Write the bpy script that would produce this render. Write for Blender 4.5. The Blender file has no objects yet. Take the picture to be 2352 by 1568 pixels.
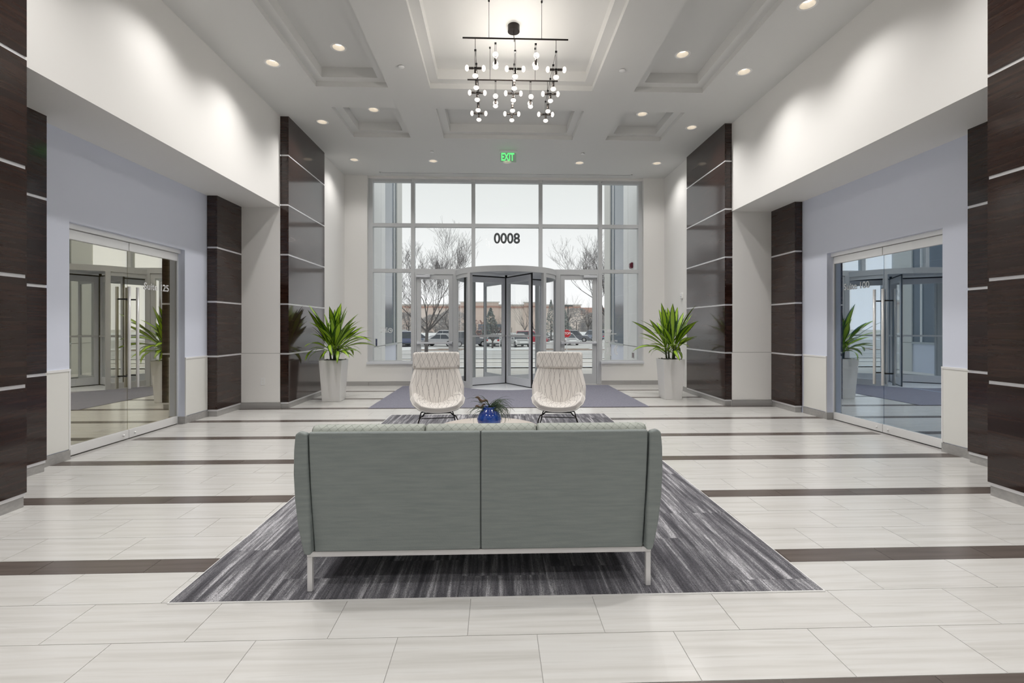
import bpy, math, random
from mathutils import Vector, Matrix
from math import pi, sin, cos, radians as R

# ------------------------------------------------------------------ camera, sky, exposure
sc = bpy.context.scene
COL = sc.collection
cam_d = bpy.data.cameras.new('camera')
cam = bpy.data.objects.new('camera', cam_d)
COL.objects.link(cam)
FPX = 1092.7                                   # focal length in pixels of a 2352 px wide frame
cam_d.sensor_width = 36.0
cam_d.lens = 36.0 * FPX / 2352.0
cam_d.shift_y = -(784 - 750.5) / 2352.0
cam_d.clip_start, cam_d.clip_end = .05, 800
CAM_H, YAW = 1.3645, .0338
cam.location = (0, 0, CAM_H)
cam.rotation_euler = (pi / 2, 0, -YAW)
sc.camera = cam

SKY_STRENGTH = 1.12
CAN_W, FILL_W = 134.0, 40.0
world = bpy.data.worlds.new('overcast_sky')
sc.world = world
world.use_nodes = True
wn = world.node_tree
bg = wn.nodes['Background']
tc = wn.nodes.new('ShaderNodeTexCoord')
sep = wn.nodes.new('ShaderNodeSeparateXYZ')
rmp = wn.nodes.new('ShaderNodeValToRGB')
wn.links.new(tc.outputs['Generated'], sep.inputs[0])
wn.links.new(sep.outputs['Z'], rmp.inputs[0])
rmp.color_ramp.elements[0].position = 0.0
rmp.color_ramp.elements[0].color = (1.0, 1.0, 1.02, 1)
rmp.color_ramp.elements[1].position = .35
rmp.color_ramp.elements[1].color = (.70, .73, .72, 1)
wn.links.new(rmp.outputs[0], bg.inputs[0])
bg.inputs[1].default_value = SKY_STRENGTH

sc.view_settings.view_transform = 'Standard'
sc.view_settings.look = 'None'
sc.view_settings.gamma = 1.0
sc.view_settings.use_curve_mapping = False
sc.view_settings.exposure = 0.0
cy = sc.cycles
cy.max_bounces = 10
cy.diffuse_bounces = 5
cy.glossy_bounces = 4
cy.transmission_bounces = 6
cy.transparent_max_bounces = 24
cy.sample_clamp_indirect = 6.0
cy.caustics_reflective = False
cy.caustics_refractive = False

rnd = random.Random(7)
XC = .24                                       # centre line of the lobby
H = 4.88                                       # ceiling
SOF = 3.36                                     # soffit over the side alcoves
WY = 11.25                                     # front of the entrance glazing
BY = 11.15                                     # face of the end wall

# ------------------------------------------------------------------ materials
def lk(nt, a, b): nt.links.new(a, b)

def mat(name, col, rough=.5, metal=0., spec=.5, coat=0., coat_rough=.1, coat_ior=1.5, emit=None, estr=0.):
    m = bpy.data.materials.new(name)
    m.use_nodes = True
    b = m.node_tree.nodes['Principled BSDF']
    b.inputs['Base Color'].default_value = (*col, 1)
    b.inputs['Roughness'].default_value = rough
    b.inputs['Metallic'].default_value = metal
    b.inputs['Specular IOR Level'].default_value = spec
    b.inputs['Coat Weight'].default_value = coat
    b.inputs['Coat Roughness'].default_value = coat_rough
    b.inputs['Coat IOR'].default_value = coat_ior
    if emit:
        b.inputs['Emission Color'].default_value = (*emit, 1)
        b.inputs['Emission Strength'].default_value = estr
    return m

def noise_col(m, scale, stops, detail=4., rough=.6, coord='Object', rand=0., bump=0., bump_scale=None, dist=0.):
    """colour from stretched noise; rand shifts the pattern from object to object"""
    nt = m.node_tree
    b = nt.nodes['Principled BSDF']
    t = nt.nodes.new('ShaderNodeTexCoord')
    mp = nt.nodes.new('ShaderNodeMapping')
    mp.inputs['Scale'].default_value = scale
    lk(nt, t.outputs[coord], mp.inputs['Vector'])
    if rand:
        oi = nt.nodes.new('ShaderNodeObjectInfo')
        ml = nt.nodes.new('ShaderNodeMath'); ml.operation = 'MULTIPLY'
        ml.inputs[1].default_value = rand
        lk(nt, oi.outputs['Random'], ml.inputs[0])
        lk(nt, ml.outputs[0], mp.inputs['Location'])
    n = nt.nodes.new('ShaderNodeTexNoise')
    n.inputs['Scale'].default_value = 1.0
    n.inputs['Detail'].default_value = detail
    n.inputs['Roughness'].default_value = rough
    n.inputs['Distortion'].default_value = dist
    lk(nt, mp.outputs[0], n.inputs['Vector'])
    r = nt.nodes.new('ShaderNodeValToRGB')
    e = r.color_ramp.elements
    while len(e) < len(stops): e.new(.5)
    for el, (p, c) in zip(e, stops):
        el.position = p; el.color = (*c, 1)
    lk(nt, n.outputs['Fac'], r.inputs[0])
    lk(nt, r.outputs[0], b.inputs['Base Color'])
    if bump:
        src = n
        if bump_scale:
            src = nt.nodes.new('ShaderNodeTexNoise')
            src.inputs['Scale'].default_value = bump_scale
            src.inputs['Detail'].default_value = 2
            lk(nt, t.outputs[coord], src.inputs['Vector'])
        bp = nt.nodes.new('ShaderNodeBump')
        bp.inputs['Strength'].default_value = bump
        bp.inputs['Distance'].default_value = .01
        lk(nt, src.outputs['Fac'], bp.inputs['Height'])
        lk(nt, bp.outputs[0], b.inputs['Normal'])
    return m, r

def thin_glass(name, tint, base, ior=1.5, mirror=(1, 1, 1)):
    """a thin pane: part of the light passes straight through, part is mirrored"""
    m = bpy.data.materials.new(name)
    m.use_nodes = True
    nt = m.node_tree
    nt.nodes.remove(nt.nodes['Principled BSDF'])
    out = nt.nodes['Material Output']
    tr = nt.nodes.new('ShaderNodeBsdfTransparent'); tr.inputs[0].default_value = (*tint, 1)
    gl = nt.nodes.new('ShaderNodeBsdfGlossy'); gl.inputs['Roughness'].default_value = 0.0
    gl.inputs['Color'].default_value = (*mirror, 1)
    fr = nt.nodes.new('ShaderNodeFresnel')
    ge = nt.nodes.new('ShaderNodeNewGeometry')          # a thin sheet mirrors alike from both faces
    ir = nt.nodes.new('ShaderNodeMix'); ir.inputs['A'].default_value = ior; ir.inputs['B'].default_value = 1 / ior
    lk(nt, ge.outputs['Backfacing'], ir.inputs['Factor']); lk(nt, ir.outputs['Result'], fr.inputs['IOR'])
    ad = nt.nodes.new('ShaderNodeMath'); ad.operation = 'ADD'; ad.use_clamp = True
    ad.inputs[1].default_value = base
    mx = nt.nodes.new('ShaderNodeMixShader')
    lk(nt, fr.outputs[0], ad.inputs[0])
    lk(nt, ad.outputs[0], mx.inputs[0]); lk(nt, tr.outputs[0], mx.inputs[1]); lk(nt, gl.outputs[0], mx.inputs[2])
    lk(nt, mx.outputs[0], out.inputs['Surface'])
    return m

M = {}
M['white'] = mat('white_paint', (.84, .83, .81), .55)
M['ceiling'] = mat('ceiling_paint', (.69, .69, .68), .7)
M['lavender'] = mat('lavender_grey_paint', (.74, .78, .90), .55)
M['wainscot'] = mat('wainscot_panel', (.83, .83, .80), .4)
M['whitetrim'] = mat('white_trim', (.86, .86, .86), .35)
M['grout'] = mat('grout', (.42, .41, .40), .8)
M['tile'], _ = noise_col(mat('striated_tile', (.6, .6, .58), .2, spec=.55), (1.1, 26, 26),
    [(.3, (.60, .59, .565)), (.5, (.69, .68, .66)), (.62, (.72, .715, .70)), (.75, (.62, .61, .585))], 5, .55, rand=60, dist=.4)
M['accent'], _ = noise_col(mat('taupe_tile', (.16, .13, .11), .25), (2, 30, 30),
    [(.3, (.115, .095, .085)), (.7, (.15, .125, .112))], 3, .5, rand=50)
M['base_tile'], _ = noise_col(mat('base_tile', (.4, .4, .4), .35), (1.5, 25, 40),
    [(.3, (.34, .335, .33)), (.7, (.42, .41, .40))], 3, .5, rand=50)
M['wood'], _ = noise_col(mat('espresso_veneer', (.03, .018, .013), .35, spec=.05, coat=1., coat_rough=.1, coat_ior=1.55), (1.4, 1.4, 26),
    [(.3, (.013, .0050, .0034)), (.5, (.023, .0092, .0062)), (.7, (.038, .0165, .0105))], 6, .6, rand=40, dist=.6)
M['steel'] = mat('brushed_steel', (.88, .88, .88), .3, .3)
M['strip'] = mat('silver_strip', (.80, .80, .82), .3, .3)
M['alu'] = mat('grey_aluminium', (.60, .615, .63), .45)
M['alu_light'] = mat('light_aluminium', (.70, .72, .76), .45)
M['black'] = mat('black_metal', (.012, .011, .012), .35, .3)
M['bronze'] = mat('dark_bronze', (.03, .024, .022), .3, .6)
M['white_metal'] = mat('white_metal', (.80, .79, .80), .3)
M['glass'] = thin_glass('window_glass', (.98, .985, .98), .0, 1.3)
M['glass_left'] = thin_glass('warm_door_glass', (.80, .78, .62), .50, 1.6, (1, .98, .90))
M['glass_right'] = thin_glass('cool_door_glass', (.62, .76, .90), .50, 1.6, (.86, .94, 1))
M['rubber'] = mat('black_rubber', (.01, .01, .012), .6)
M['carpet'], _ = noise_col(mat('streaked_carpet', (.1, .1, .1), .95, spec=.1), (19, .9, 1),
    [(.30, (.035, .033, .038)), (.44, (.11, .106, .118)), (.54, (.27, .267, .285)), (.62, (.66, .65, .685))], 6, .74, rand=90, bump=.9, bump_scale=260)
def carpet_grain(m):
    nt = m.node_tree; b = nt.nodes['Principled BSDF']
    src = b.inputs['Base Color'].links[0].from_socket
    t = nt.nodes.new('ShaderNodeTexCoord')
    n = nt.nodes.new('ShaderNodeTexNoise'); n.inputs['Scale'].default_value = 210; n.inputs['Detail'].default_value = 2
    lk(nt, t.outputs['Object'], n.inputs['Vector'])
    r = nt.nodes.new('ShaderNodeMapRange'); r.inputs['From Min'].default_value = .3; r.inputs['From Max'].default_value = .7
    r.inputs['To Min'].default_value = .45; r.inputs['To Max'].default_value = 1.55
    lk(nt, n.outputs['Fac'], r.inputs['Value'])
    v = nt.nodes.new('ShaderNodeVectorMath'); v.operation = 'SCALE'
    lk(nt, src, v.inputs[0]); lk(nt, r.outputs[0], v.inputs['Scale']); lk(nt, v.outputs[0], b.inputs['Base Color'])
    b.inputs['Sheen Weight'].default_value = .25; b.inputs['Sheen Tint'].default_value = (.85, .87, 1, 1)
carpet_grain(M['carpet'])
M['mat'], _ = noise_col(mat('entrance_mat', (.3, .3, .36), .95, spec=.1), (60, 60, 60),
    [(.35, (.23, .23, .285)), (.65, (.31, .31, .37))], 3, .6, bump=.6, bump_scale=300)
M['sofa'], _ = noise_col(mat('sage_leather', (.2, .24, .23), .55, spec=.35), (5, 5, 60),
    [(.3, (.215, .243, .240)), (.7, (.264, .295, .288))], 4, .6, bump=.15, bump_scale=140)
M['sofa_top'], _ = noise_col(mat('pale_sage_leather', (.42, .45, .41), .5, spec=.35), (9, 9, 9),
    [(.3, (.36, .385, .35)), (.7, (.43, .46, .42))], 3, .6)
M['table'] = mat('pale_oak_top', (.66, .60, .545), .35)
M['pot'] = mat('white_planter', (.80, .79, .78), .25)
M['pebble'], _ = noise_col(mat('grey_pebbles', (.2, .2, .2), .8), (50, 50, 50), [(.3, (.07, .065, .06)), (.7, (.3, .29, .28))], 3, .6)
M['cane'] = mat('plant_cane', (.05, .07, .02), .7)
M['vase'], _ = noise_col(mat('blue_glaze', (.02, .07, .35), .08, coat=1.), (6, 6, 9),
    [(.35, (.008, .035, .24)), (.6, (.03, .10, .42)), (.8, (.16, .20, .48))], 3, .6)
M['blade'] = mat('air_plant', (.055, .09, .05), .6)
M['driftwood'], _ = noise_col(mat('driftwood', (.1, .06, .04), .8), (12, 12, 50), [(.3, (.035, .02, .012)), (.7, (.17, .10, .06))], 4, .6)
M['lens'] = mat('lamp_lens', (1, .95, .85), .4, emit=(1, .90, .74), estr=3.0)
M['bulb'] = mat('lit_bulb', (1, .97, .92), .2, emit=(1, .93, .82), estr=14.)
def glowing_glass():
    m = bpy.data.materials.new('frosted_bulb_glass'); m.use_nodes = True
    nt = m.node_tree; nt.nodes.remove(nt.nodes['Principled BSDF'])
    tr = nt.nodes.new('ShaderNodeBsdfTransparent'); em = nt.nodes.new('ShaderNodeEmission'); mx = nt.nodes.new('ShaderNodeMixShader')
    em.inputs[0].default_value = (1, .93, .86, 1); em.inputs[1].default_value = 1.5
    lw = nt.nodes.new('ShaderNodeLayerWeight'); lw.inputs['Blend'].default_value = .42
    ma = nt.nodes.new('ShaderNodeMath'); ma.operation = 'ADD'; ma.use_clamp = True; ma.inputs[1].default_value = .28
    lk(nt, lw.outputs['Facing'], ma.inputs[0]); lk(nt, ma.outputs[0], mx.inputs[0]); lk(nt, tr.outputs[0], mx.inputs[1]); lk(nt, em.outputs[0], mx.inputs[2])
    lk(nt, mx.outputs[0], nt.nodes['Material Output'].inputs['Surface'])
    return m
M['bulb_glass'] = glowing_glass()
M['can'] = mat('can_reflector', (.78, .75, .71), .3)
M['exit_green'] = mat('exit_green', (.05, .5, .12), .4, emit=(.16, .95, .26), estr=.95)
M['exit_panel'] = thin_glass('exit_panel', (.80, .93, .82), .04, 1.45)
M['letters'] = mat('dark_letters', (.075, .085, .09), .5)
M['letters_white'] = mat('white_letters', (.85, .86, .87), .5)
M['letters_grey'] = mat('grey_letters', (.50, .53, .55), .5)
M['socket'] = mat('socket_metal', (.08, .07, .065), .35, .6)
M['dark_navy'] = mat('navy_carpet', (.02, .03, .085), .9)
M['suite_wall_l'] = mat('suite_beige', (.48, .42, .30), .7)
M['suite_wall_r'] = mat('suite_blue_grey', (.16, .22, .33), .7)
# outdoors
M['concrete'], _ = noise_col(mat('pavement', (.6, .56, .52), .9), (.35, .9, 1), [(.3, (.78, .73, .69)), (.7, (.90, .88, .86))], 4, .6)
M['asphalt'], _ = noise_col(mat('asphalt', (.4, .4, .42), .9), (.2, .7, 1), [(.3, (.60, .59, .59)), (.7, (.74, .73, .73))], 4, .6)
M['snow'] = mat('snow', (.94, .95, .97), .8)
M['mulch'], _ = noise_col(mat('mulch', (.3, .2, .15), .95), (2, 2, 2), [(.35, (.20, .13, .10)), (.6, (.36, .28, .23)), (.75, (.7, .68, .68))], 4, .7)
M['bark'] = mat('bark', (.13, .12, .12), .9)
M['ext_panel'] = mat('white_metal_cladding', (.90, .91, .92), .5)
M['ext_pier'] = mat('grey_pier', (.70, .70, .68), .6)
M['ext_glass'] = mat('tinted_glazing', (.17, .21, .26), .12, spec=.6)
M['stucco'] = mat('tan_stucco', (.72, .60, .54), .9)
M['stucco2'] = mat('pale_stucco', (.80, .72, .67), .9)
M['redband'] = mat('red_brown_band', (.48, .30, .25), .9)
M['pine'], _ = noise_col(mat('pine_needles', (.1, .14, .12), .9), (3, 3, 3), [(.35, (.24, .275, .265)), (.65, (.44, .47, .46))], 3, .6)
M['scrub'], _ = noise_col(mat('winter_scrub', (.3, .27, .27), .95), (1.5, 1.5, 1.5), [(.35, (.36, .35, .355)), (.65, (.62, .60, .60))], 4, .7)
M['russet'] = mat('russet_leaves', (.54, .40, .37), .9)
M['stop'] = mat('stop_red', (.55, .02, .03), .4)
M['signwhite'] = mat('sign_white', (.9, .9, .9), .5)
M['tyre'] = mat('tyre', (.02, .02, .022), .8)
M['hub'] = mat('alloy_wheel', (.5, .5, .52), .3, .6)
M['carglass'] = mat('car_glass', (.06, .07, .09), .08, spec=.7)
M['headlight'] = mat('headlight', (.75, .76, .78), .1)
M['red_device'] = mat('red_alarm', (.18, .004, .03), .4)
M['navy_device'] = mat('navy_reader', (.01, .02, .09), .4)
for nm, c in dict(silver=(.52, .53, .56), navy=(.10, .12, .22), maroon=(.30, .07, .10), red=(.55, .04, .07), pearl=(.82, .82, .83),
                  charcoal=(.15, .16, .19), steelblue=(.24, .28, .38)).items():
    M['car_' + nm] = mat('car_paint_' + nm, c, .25, .2, coat=1.)

# leaves: pale yellow-green centre, dark green margins (uv.x runs across the blade)
def leaf_material():
    m = mat('variegated_leaf', (.1, .3, .05), .38, spec=.5)
    nt = m.node_tree
    uv = nt.nodes.new('ShaderNodeUVMap')
    s = nt.nodes.new('ShaderNodeSeparateXYZ'); lk(nt, uv.outputs[0], s.inputs[0])
    a = nt.nodes.new('ShaderNodeMath'); a.operation = 'SUBTRACT'; a.inputs[1].default_value = .5
    lk(nt, s.outputs[0], a.inputs[0])
    b = nt.nodes.new('ShaderNodeMath'); b.operation = 'ABSOLUTE'; lk(nt, a.outputs[0], b.inputs[0])
    r = nt.nodes.new('ShaderNodeValToRGB')
    e = r.color_ramp.elements
    e[0].position = .24; e[0].color = (.34, .52, .03, 1)
    e[1].position = .37; e[1].color = (.014, .065, .010, 1)
    lk(nt, b.outputs[0], r.inputs[0])
    lk(nt, r.outputs[0], nt.nodes['Principled BSDF'].inputs['Base Color'])
    return m
M['leaf'] = leaf_material()

# lounge chair cloth: warm grey with fine dark slanting lines that cross
def cloth_material():
    m = mat('lined_cloth', (.52, .48, .45), .85, spec=.2)
    nt = m.node_tree
    uv = nt.nodes.new('ShaderNodeUVMap')
    s = nt.nodes.new('ShaderNodeSeparateXYZ'); lk(nt, uv.outputs[0], s.inputs[0])
    def math_(op, a, b=None):
        n = nt.nodes.new('ShaderNodeMath'); n.operation = op
        for i, v in enumerate((a, b)):
            if v is None: continue
            if isinstance(v, (int, float)): n.inputs[i].default_value = v
            else: lk(nt, v, n.inputs[i])
        return n.outputs[0]
    lines = None
    for (nu, nv, ph, amp) in ((9, 1.25, .1, .012), (8, -1.5, .4, .012), (5, .35, .7, .05)):
        wob = math_('MULTIPLY', math_('SINE', math_('MULTIPLY', s.outputs[1], 9.0 + nu)), amp)
        t = math_('ADD', math_('ADD', math_('MULTIPLY', s.outputs[0], nu), math_('MULTIPLY', s.outputs[1], nv)), ph)
        f = math_('FRACT', math_('ADD', t, wob))
        l = math_('LESS_THAN', math_('ABSOLUTE', math_('SUBTRACT', f, .5)), (.0026 * nu))
        lines = l if lines is None else math_('MAXIMUM', lines, l)
    mx = nt.nodes.new('ShaderNodeMix'); mx.data_type = 'RGBA'
    mx.inputs['A'].default_value = (.74, .71, .68, 1)
    mx.inputs['B'].default_value = (.24, .22, .21, 1)
    lk(nt, lines, mx.inputs['Factor'])
    lk(nt, mx.outputs['Result'], nt.nodes['Principled BSDF'].inputs['Base Color'])
    return m
M['cloth'] = cloth_material()
M['cloth_edge'] = mat('plain_cloth_edge', (.70, .67, .64), .85, spec=.2)
M['stitch'] = mat('sage_stitch', (.32, .35, .315), .6)
M['shell'] = mat('pale_shell', (.70, .68, .66), .5)

# ------------------------------------------------------------------ mesh building
class MB:
    def __init__(s): s.v, s.f, s.uv = [], [], {}
    def box(s, x0, x1, y0, y1, z0, z1):
        x0, x1 = min(x0, x1), max(x0, x1); y0, y1 = min(y0, y1), max(y0, y1); z0, z1 = min(z0, z1), max(z0, z1)
        b = len(s.v)
        s.v += [(x0, y0, z0), (x1, y0, z0), (x1, y1, z0), (x0, y1, z0), (x0, y0, z1), (x1, y0, z1), (x1, y1, z1), (x0, y1, z1)]
        s.f += [tuple(b + i for i in q) for q in ((0, 3, 2, 1), (4, 5, 6, 7), (0, 1, 5, 4), (1, 2, 6, 5), (2, 3, 7, 6), (3, 0, 4, 7))]
        return s
    def quad(s, *p):
        b = len(s.v); s.v += [tuple(q) for q in p]; s.f.append(tuple(range(b, b + len(p)))); return s
    def prism(s, poly, axis, a, b_):
        """polygon of 2-D points pushed along an axis from a to b_"""
        def mk(p, t): return (t, p[0], p[1]) if axis == 'x' else ((p[0], t, p[1]) if axis == 'y' else (p[0], p[1], t))
        n = len(poly); b = len(s.v)
        s.v += [mk(p, a) for p in poly] + [mk(p, b_) for p in poly]
        s.f.append(tuple(b + i for i in range(n))[::-1]); s.f.append(tuple(b + n + i for i in range(n)))
        for i in range(n):
            j = (i + 1) % n
            s.f.append((b + i, b + j, b + n + j, b + n + i))
        return s
    def tube(s, pts, r, n=8, cap=True):
        pts = [Vector(p) for p in pts]
        rs = r if isinstance(r, (list, tuple)) else [r] * len(pts)
        b = len(s.v); ref = None
        for i, p in enumerate(pts):
            d = (pts[min(i + 1, len(pts) - 1)] - pts[max(i - 1, 0)])
            d = d.normalized() if d.length > 1e-9 else Vector((0, 0, 1))
            if ref is None: ref = Vector((1, 0, 0)) if abs(d.x) < .8 else Vector((0, 1, 0))
            u = (ref - d * ref.dot(d)).normalized(); w = d.cross(u); ref = u
            for k in range(n):
                a = 2 * pi * k / n
                s.v.append(tuple(p + (u * cos(a) + w * sin(a)) * rs[i]))
        for i in range(len(pts) - 1):
            for k in range(n):
                k2 = (k + 1) % n
                s.f.append((b + i * n + k, b + i * n + k2, b + (i + 1) * n + k2, b + (i + 1) * n + k))
        if cap:
            s.f.append(tuple(b + k for k in range(n))[::-1])
            s.f.append(tuple(b + (len(pts) - 1) * n + k for k in range(n)))
        return s
    def lathe(s, prof, n=24, c=(0, 0), a0=0., a1=2 * pi):
        full = abs(a1 - a0 - 2 * pi) < 1e-6
        m = n if full else n + 1
        b = len(s.v)
        for k in range(m):
            a = a0 + (a1 - a0) * k / n
            for r, z in prof: s.v.append((c[0] + r * cos(a), c[1] + r * sin(a), z))
        L = len(prof)
        for k in range(n):
            k2 = (k + 1) % m
            for i in range(L - 1):
                s.f.append((b + k * L + i, b + k2 * L + i, b + k2 * L + i + 1, b + k * L + i + 1))
        return s
    def disc(s, r, z, n=24, c=(0, 0)):
        b = len(s.v)
        s.v += [(c[0] + r * cos(2 * pi * k / n), c[1] + r * sin(2 * pi * k / n), z) for k in range(n)]
        s.f.append(tuple(range(b, b + n))); return s
    def sphere(s, c, r, n=12, m=8, sc_=(1, 1, 1)):
        b = len(s.v)
        for j in range(m + 1):
            t = pi * j / m
            for k in range(n):
                a = 2 * pi * k / n
                s.v.append((c[0] + r * sc_[0] * sin(t) * cos(a), c[1] + r * sc_[1] * sin(t) * sin(a), c[2] + r * sc_[2] * cos(t)))
        for j in range(m):
            for k in range(n):
                k2 = (k + 1) % n
                s.f.append((b + j * n + k, b + (j + 1) * n + k, b + (j + 1) * n + k2, b + j * n + k2))
        return s
    def grid(s, fn, nu, nv):
        """surface fn(u, v) over the unit square, with uv"""
        b = len(s.v)
        for j in range(nv + 1):
            for i in range(nu + 1): s.v.append(tuple(fn(i / nu, j / nv)))
        for j in range(nv):
            for i in range(nu):
                q = (b + j * (nu + 1) + i, b + j * (nu + 1) + i + 1, b + (j + 1) * (nu + 1) + i + 1, b + (j + 1) * (nu + 1) + i)
                s.uv[len(s.f)] = [(i / nu, j / nv), ((i + 1) / nu, j / nv), ((i + 1) / nu, (j + 1) / nv), (i / nu, (j + 1) / nv)]
                s.f.append(q)
        return s
    def xf(s, mtx):
        s.v = [tuple(mtx @ Vector(p)) for p in s.v]; return s
    def mesh(s, name, m=None, smooth=False, clean=False):
        me = bpy.data.meshes.new(name)
        me.from_pydata(s.v, [], s.f)
        if s.uv:
            ul = me.uv_layers.new(name='UVMap')
            for p in me.polygons:
                for li, uv in zip(p.loop_indices, s.uv.get(p.index, [(.5, .5)] * len(p.loop_indices))): ul.data[li].uv = uv
        me.validate(clean_customdata=False)
        if m: me.materials.append(m)
        if smooth:
            for p in me.polygons: p.use_smooth = True
        me.update()
        return me

def link(name, data, parent=None, loc=(0, 0, 0), rot=(0, 0, 0)):
    o = bpy.data.objects.new(name, data)
    COL.objects.link(o)
    o.location = loc; o.rotation_euler = rot
    if parent: o.parent = parent
    return o

def tag(o, label=None, cat=None, group=None, kind=None):
    if label: o['label'] = label
    if cat: o['category'] = cat
    if group: o['group'] = group
    if kind: o['kind'] = kind
    return o

def thing(name, label, cat, loc=(0, 0, 0), rz=0, group=None, kind=None):
    return tag(link(name, None, None, loc, (0, 0, rz)), label, cat, group, kind)

def obj(name, mb, m, parent=None, smooth=False, loc=(0, 0, 0), rot=(0, 0, 0), bevel=0., sub=0, angle=35, solid=0.):
    me = mb.mesh(name, M[m] if isinstance(m, str) else m, smooth)
    o = link(name, me, parent, loc, rot)
    if solid:
        md = o.modifiers.new('thick', 'SOLIDIFY'); md.thickness = solid; md.offset = -1
        if m == 'cloth': me.materials.append(M['cloth_edge']); md.material_offset_rim = 1
    if bevel:
        md = o.modifiers.new('bevel', 'BEVEL'); md.width = bevel; md.segments = 3; md.limit_method = 'ANGLE'; md.angle_limit = R(angle)
        for p in me.polygons: p.use_smooth = True
        md.harden_normals = True
    if sub:
        md = o.modifiers.new('sub', 'SUBSURF'); md.levels = sub; md.render_levels = sub
        for p in me.polygons: p.use_smooth = True
    return o

def children(o): return [c for c in bpy.data.objects if c.parent == o]
def copy_tree(o, parent=None):
    c = o.copy(); COL.objects.link(c)
    if parent: c.parent = parent
    for ch in list(o.children): copy_tree(ch, c)
    return c

def text_mesh(body, size, m, name, parent, mtx, bold=0., extrude=.002, align='CENTER', xscale=1.):
    cu = bpy.data.curves.new('lettering', 'FONT')
    cu.body = body; cu.size = size; cu.extrude = extrude; cu.offset = bold
    cu.align_x = align; cu.align_y = 'CENTER'
    t = bpy.data.objects.new('lettering', cu); COL.objects.link(t)
    dg = bpy.context.evaluated_depsgraph_get()
    me = bpy.data.meshes.new_from_object(t.evaluated_get(dg))
    bpy.data.objects.remove(t)
    me.transform(mtx @ Matrix.Diagonal((xscale, 1, 1, 1)))
    me.materials.clear(); me.materials.append(M[m])
    me.name = name
    return link(name, me, parent)

def light(name, kind, loc, energy, color=(1, 1, 1), rot=(0, 0, 0), **kw):
    d = bpy.data.lights.new(name, kind); d.energy = energy; d.color = color
    for k, v in kw.items(): setattr(d, k, v)
    return link(name, d, None, loc, rot)

def project(x, y, z):
    xc = x * cos(YAW) - y * sin(YAW); zc = x * sin(YAW) + y * cos(YAW)
    if zc < .1: return None
    return 1176 + FPX * xc / zc, 750.5 + FPX * (CAM_H - z) / zc

# ------------------------------------------------------------------ floor: every tile near the camera its own piece
RUG = (-1.61, 1.69, 2.40, 7.40)
MATR = (-2.14, 2.62, 8.04, 11.06)
floor = tag(obj('floor', MB().box(-4.62, 5.12, -6.2, 11.3, -.12, -.003), 'grout'),
            'pale striated porcelain tile floor crossed by thin taupe stripes', 'floor', kind='structure')
S0, PER, SW, JX = 2.7857, 1.0555, .156, .6127
ROW = (PER - SW) / 3
rows = []
for n in range(-9, 9):
    c = S0 + n * PER
    rows.append((c - SW / 2, c + SW / 2, .49, True))
    for k in range(3):
        y0 = c + SW / 2 + k * ROW
        rows.append((y0, y0 + ROW, .182 if k != 1 else .487, False))
light_t, accent_t = [], []
for y0, y1, ph, acc in rows:
    if y1 > BY: y1 = BY
    if y0 < -6 or y1 - y0 < .05: continue
    ym = (y0 + y1) / 2
    xa, xb = (-3.5, 3.98) if (ym > 8.07 or ym < 3.74) else (-4.39, 4.89)
    if ym < 3.74: xa, xb = -3.62, 4.06
    k = math.floor((xa - ph) / JX)
    while ph + k * JX < xb:
        a, b = max(xa, ph + k * JX), min(xb, ph + (k + 1) * JX); k += 1
        if b - a < .02: continue
        if any(a > q[0] and b < q[1] and y0 > q[2] and y1 < q[3] for q in (RUG, MATR)): continue
        pts = [project(x, y, 0) for x in (a, b) for y in (y0, y1)]
        vis = 0
        if all(pts):
            us = [p[0] for p in pts]; vs = [p[1] for p in pts]
            if max(us) > 0 and min(us) < 2352 and min(vs) < 1568: vis = (max(us) - min(us)) * (max(vs) - min(vs))
        (accent_t if acc else light_t).append((vis, a, b, y0, y1))
tile_cache = {}
def lay_tiles(items, limit, name, m, stuff):
    items.sort(key=lambda t: -t[0])
    rest = MB()
    g = .0016
    for i, (vis, a, b, y0, y1) in enumerate(items):
        if i < limit and vis > 0:
            key = (name, round(b - a, 3), round(y1 - y0, 3))
            if key not in tile_cache:
                w, d = (b - a) / 2 - g, (y1 - y0) / 2 - g
                tile_cache[key] = MB().box(-w, w, -d, d, -.008, 0).mesh(name, M[m])
            link(name, tile_cache[key], floor, ((a + b) / 2, (y0 + y1) / 2, rnd.uniform(-.0003, .0)))
        else:
            rest.box(a + g, b - g, y0 + g, y1 - g, -.008, 0)
    tag(obj(stuff, rest, m, floor), kind='stuff')
lay_tiles(light_t, 299, 'tile', 'tile', 'distant_tiles')
lay_tiles(accent_t, 299, 'accent_tile', 'accent', 'distant_accent_tiles')

# ------------------------------------------------------------------ ceiling with stepped coffers and holes for the recessed lamps
CX = [(-2.63, -1.583), (-.968, 1.435), (2.06, 3.10)]
coffers = [(x0, x1, 7.71, 8.90) for x0, x1 in CX] + [(x0, x1, 4.70, 7.05) for x0, x1 in CX] + [(x0, x1, 1.4, 4.05) for x0, x1 in CX]
CT = 5.10
CAN_R = .078
cans_flat = [(-2.98, 6.45), (-2.98, 8.27), (-2.98, 10.12), (-1.33, 10.14), (.24, 10.14), (1.79, 10.15), (3.46, 10.12),
             (3.45, 8.28), (3.42, 6.45), (3.40, 5.08), (-2.97, 5.08), (-2.97, 3.3), (3.42, 3.3), (-2.9, 1.2), (3.4, 1.2), (.24, .4), (-1.3, -1.6), (1.8, -1.6), (.24, -3.4)]
cans_cof = [(-2.105, 6.44, 4), (2.56, 6.445, 4), (-2.105, 8.265, 0), (2.57, 8.275, 0), (-2.105, 3.0, 0), (2.57, 3.0, 0), (.24, 2.6, 0)]

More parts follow.
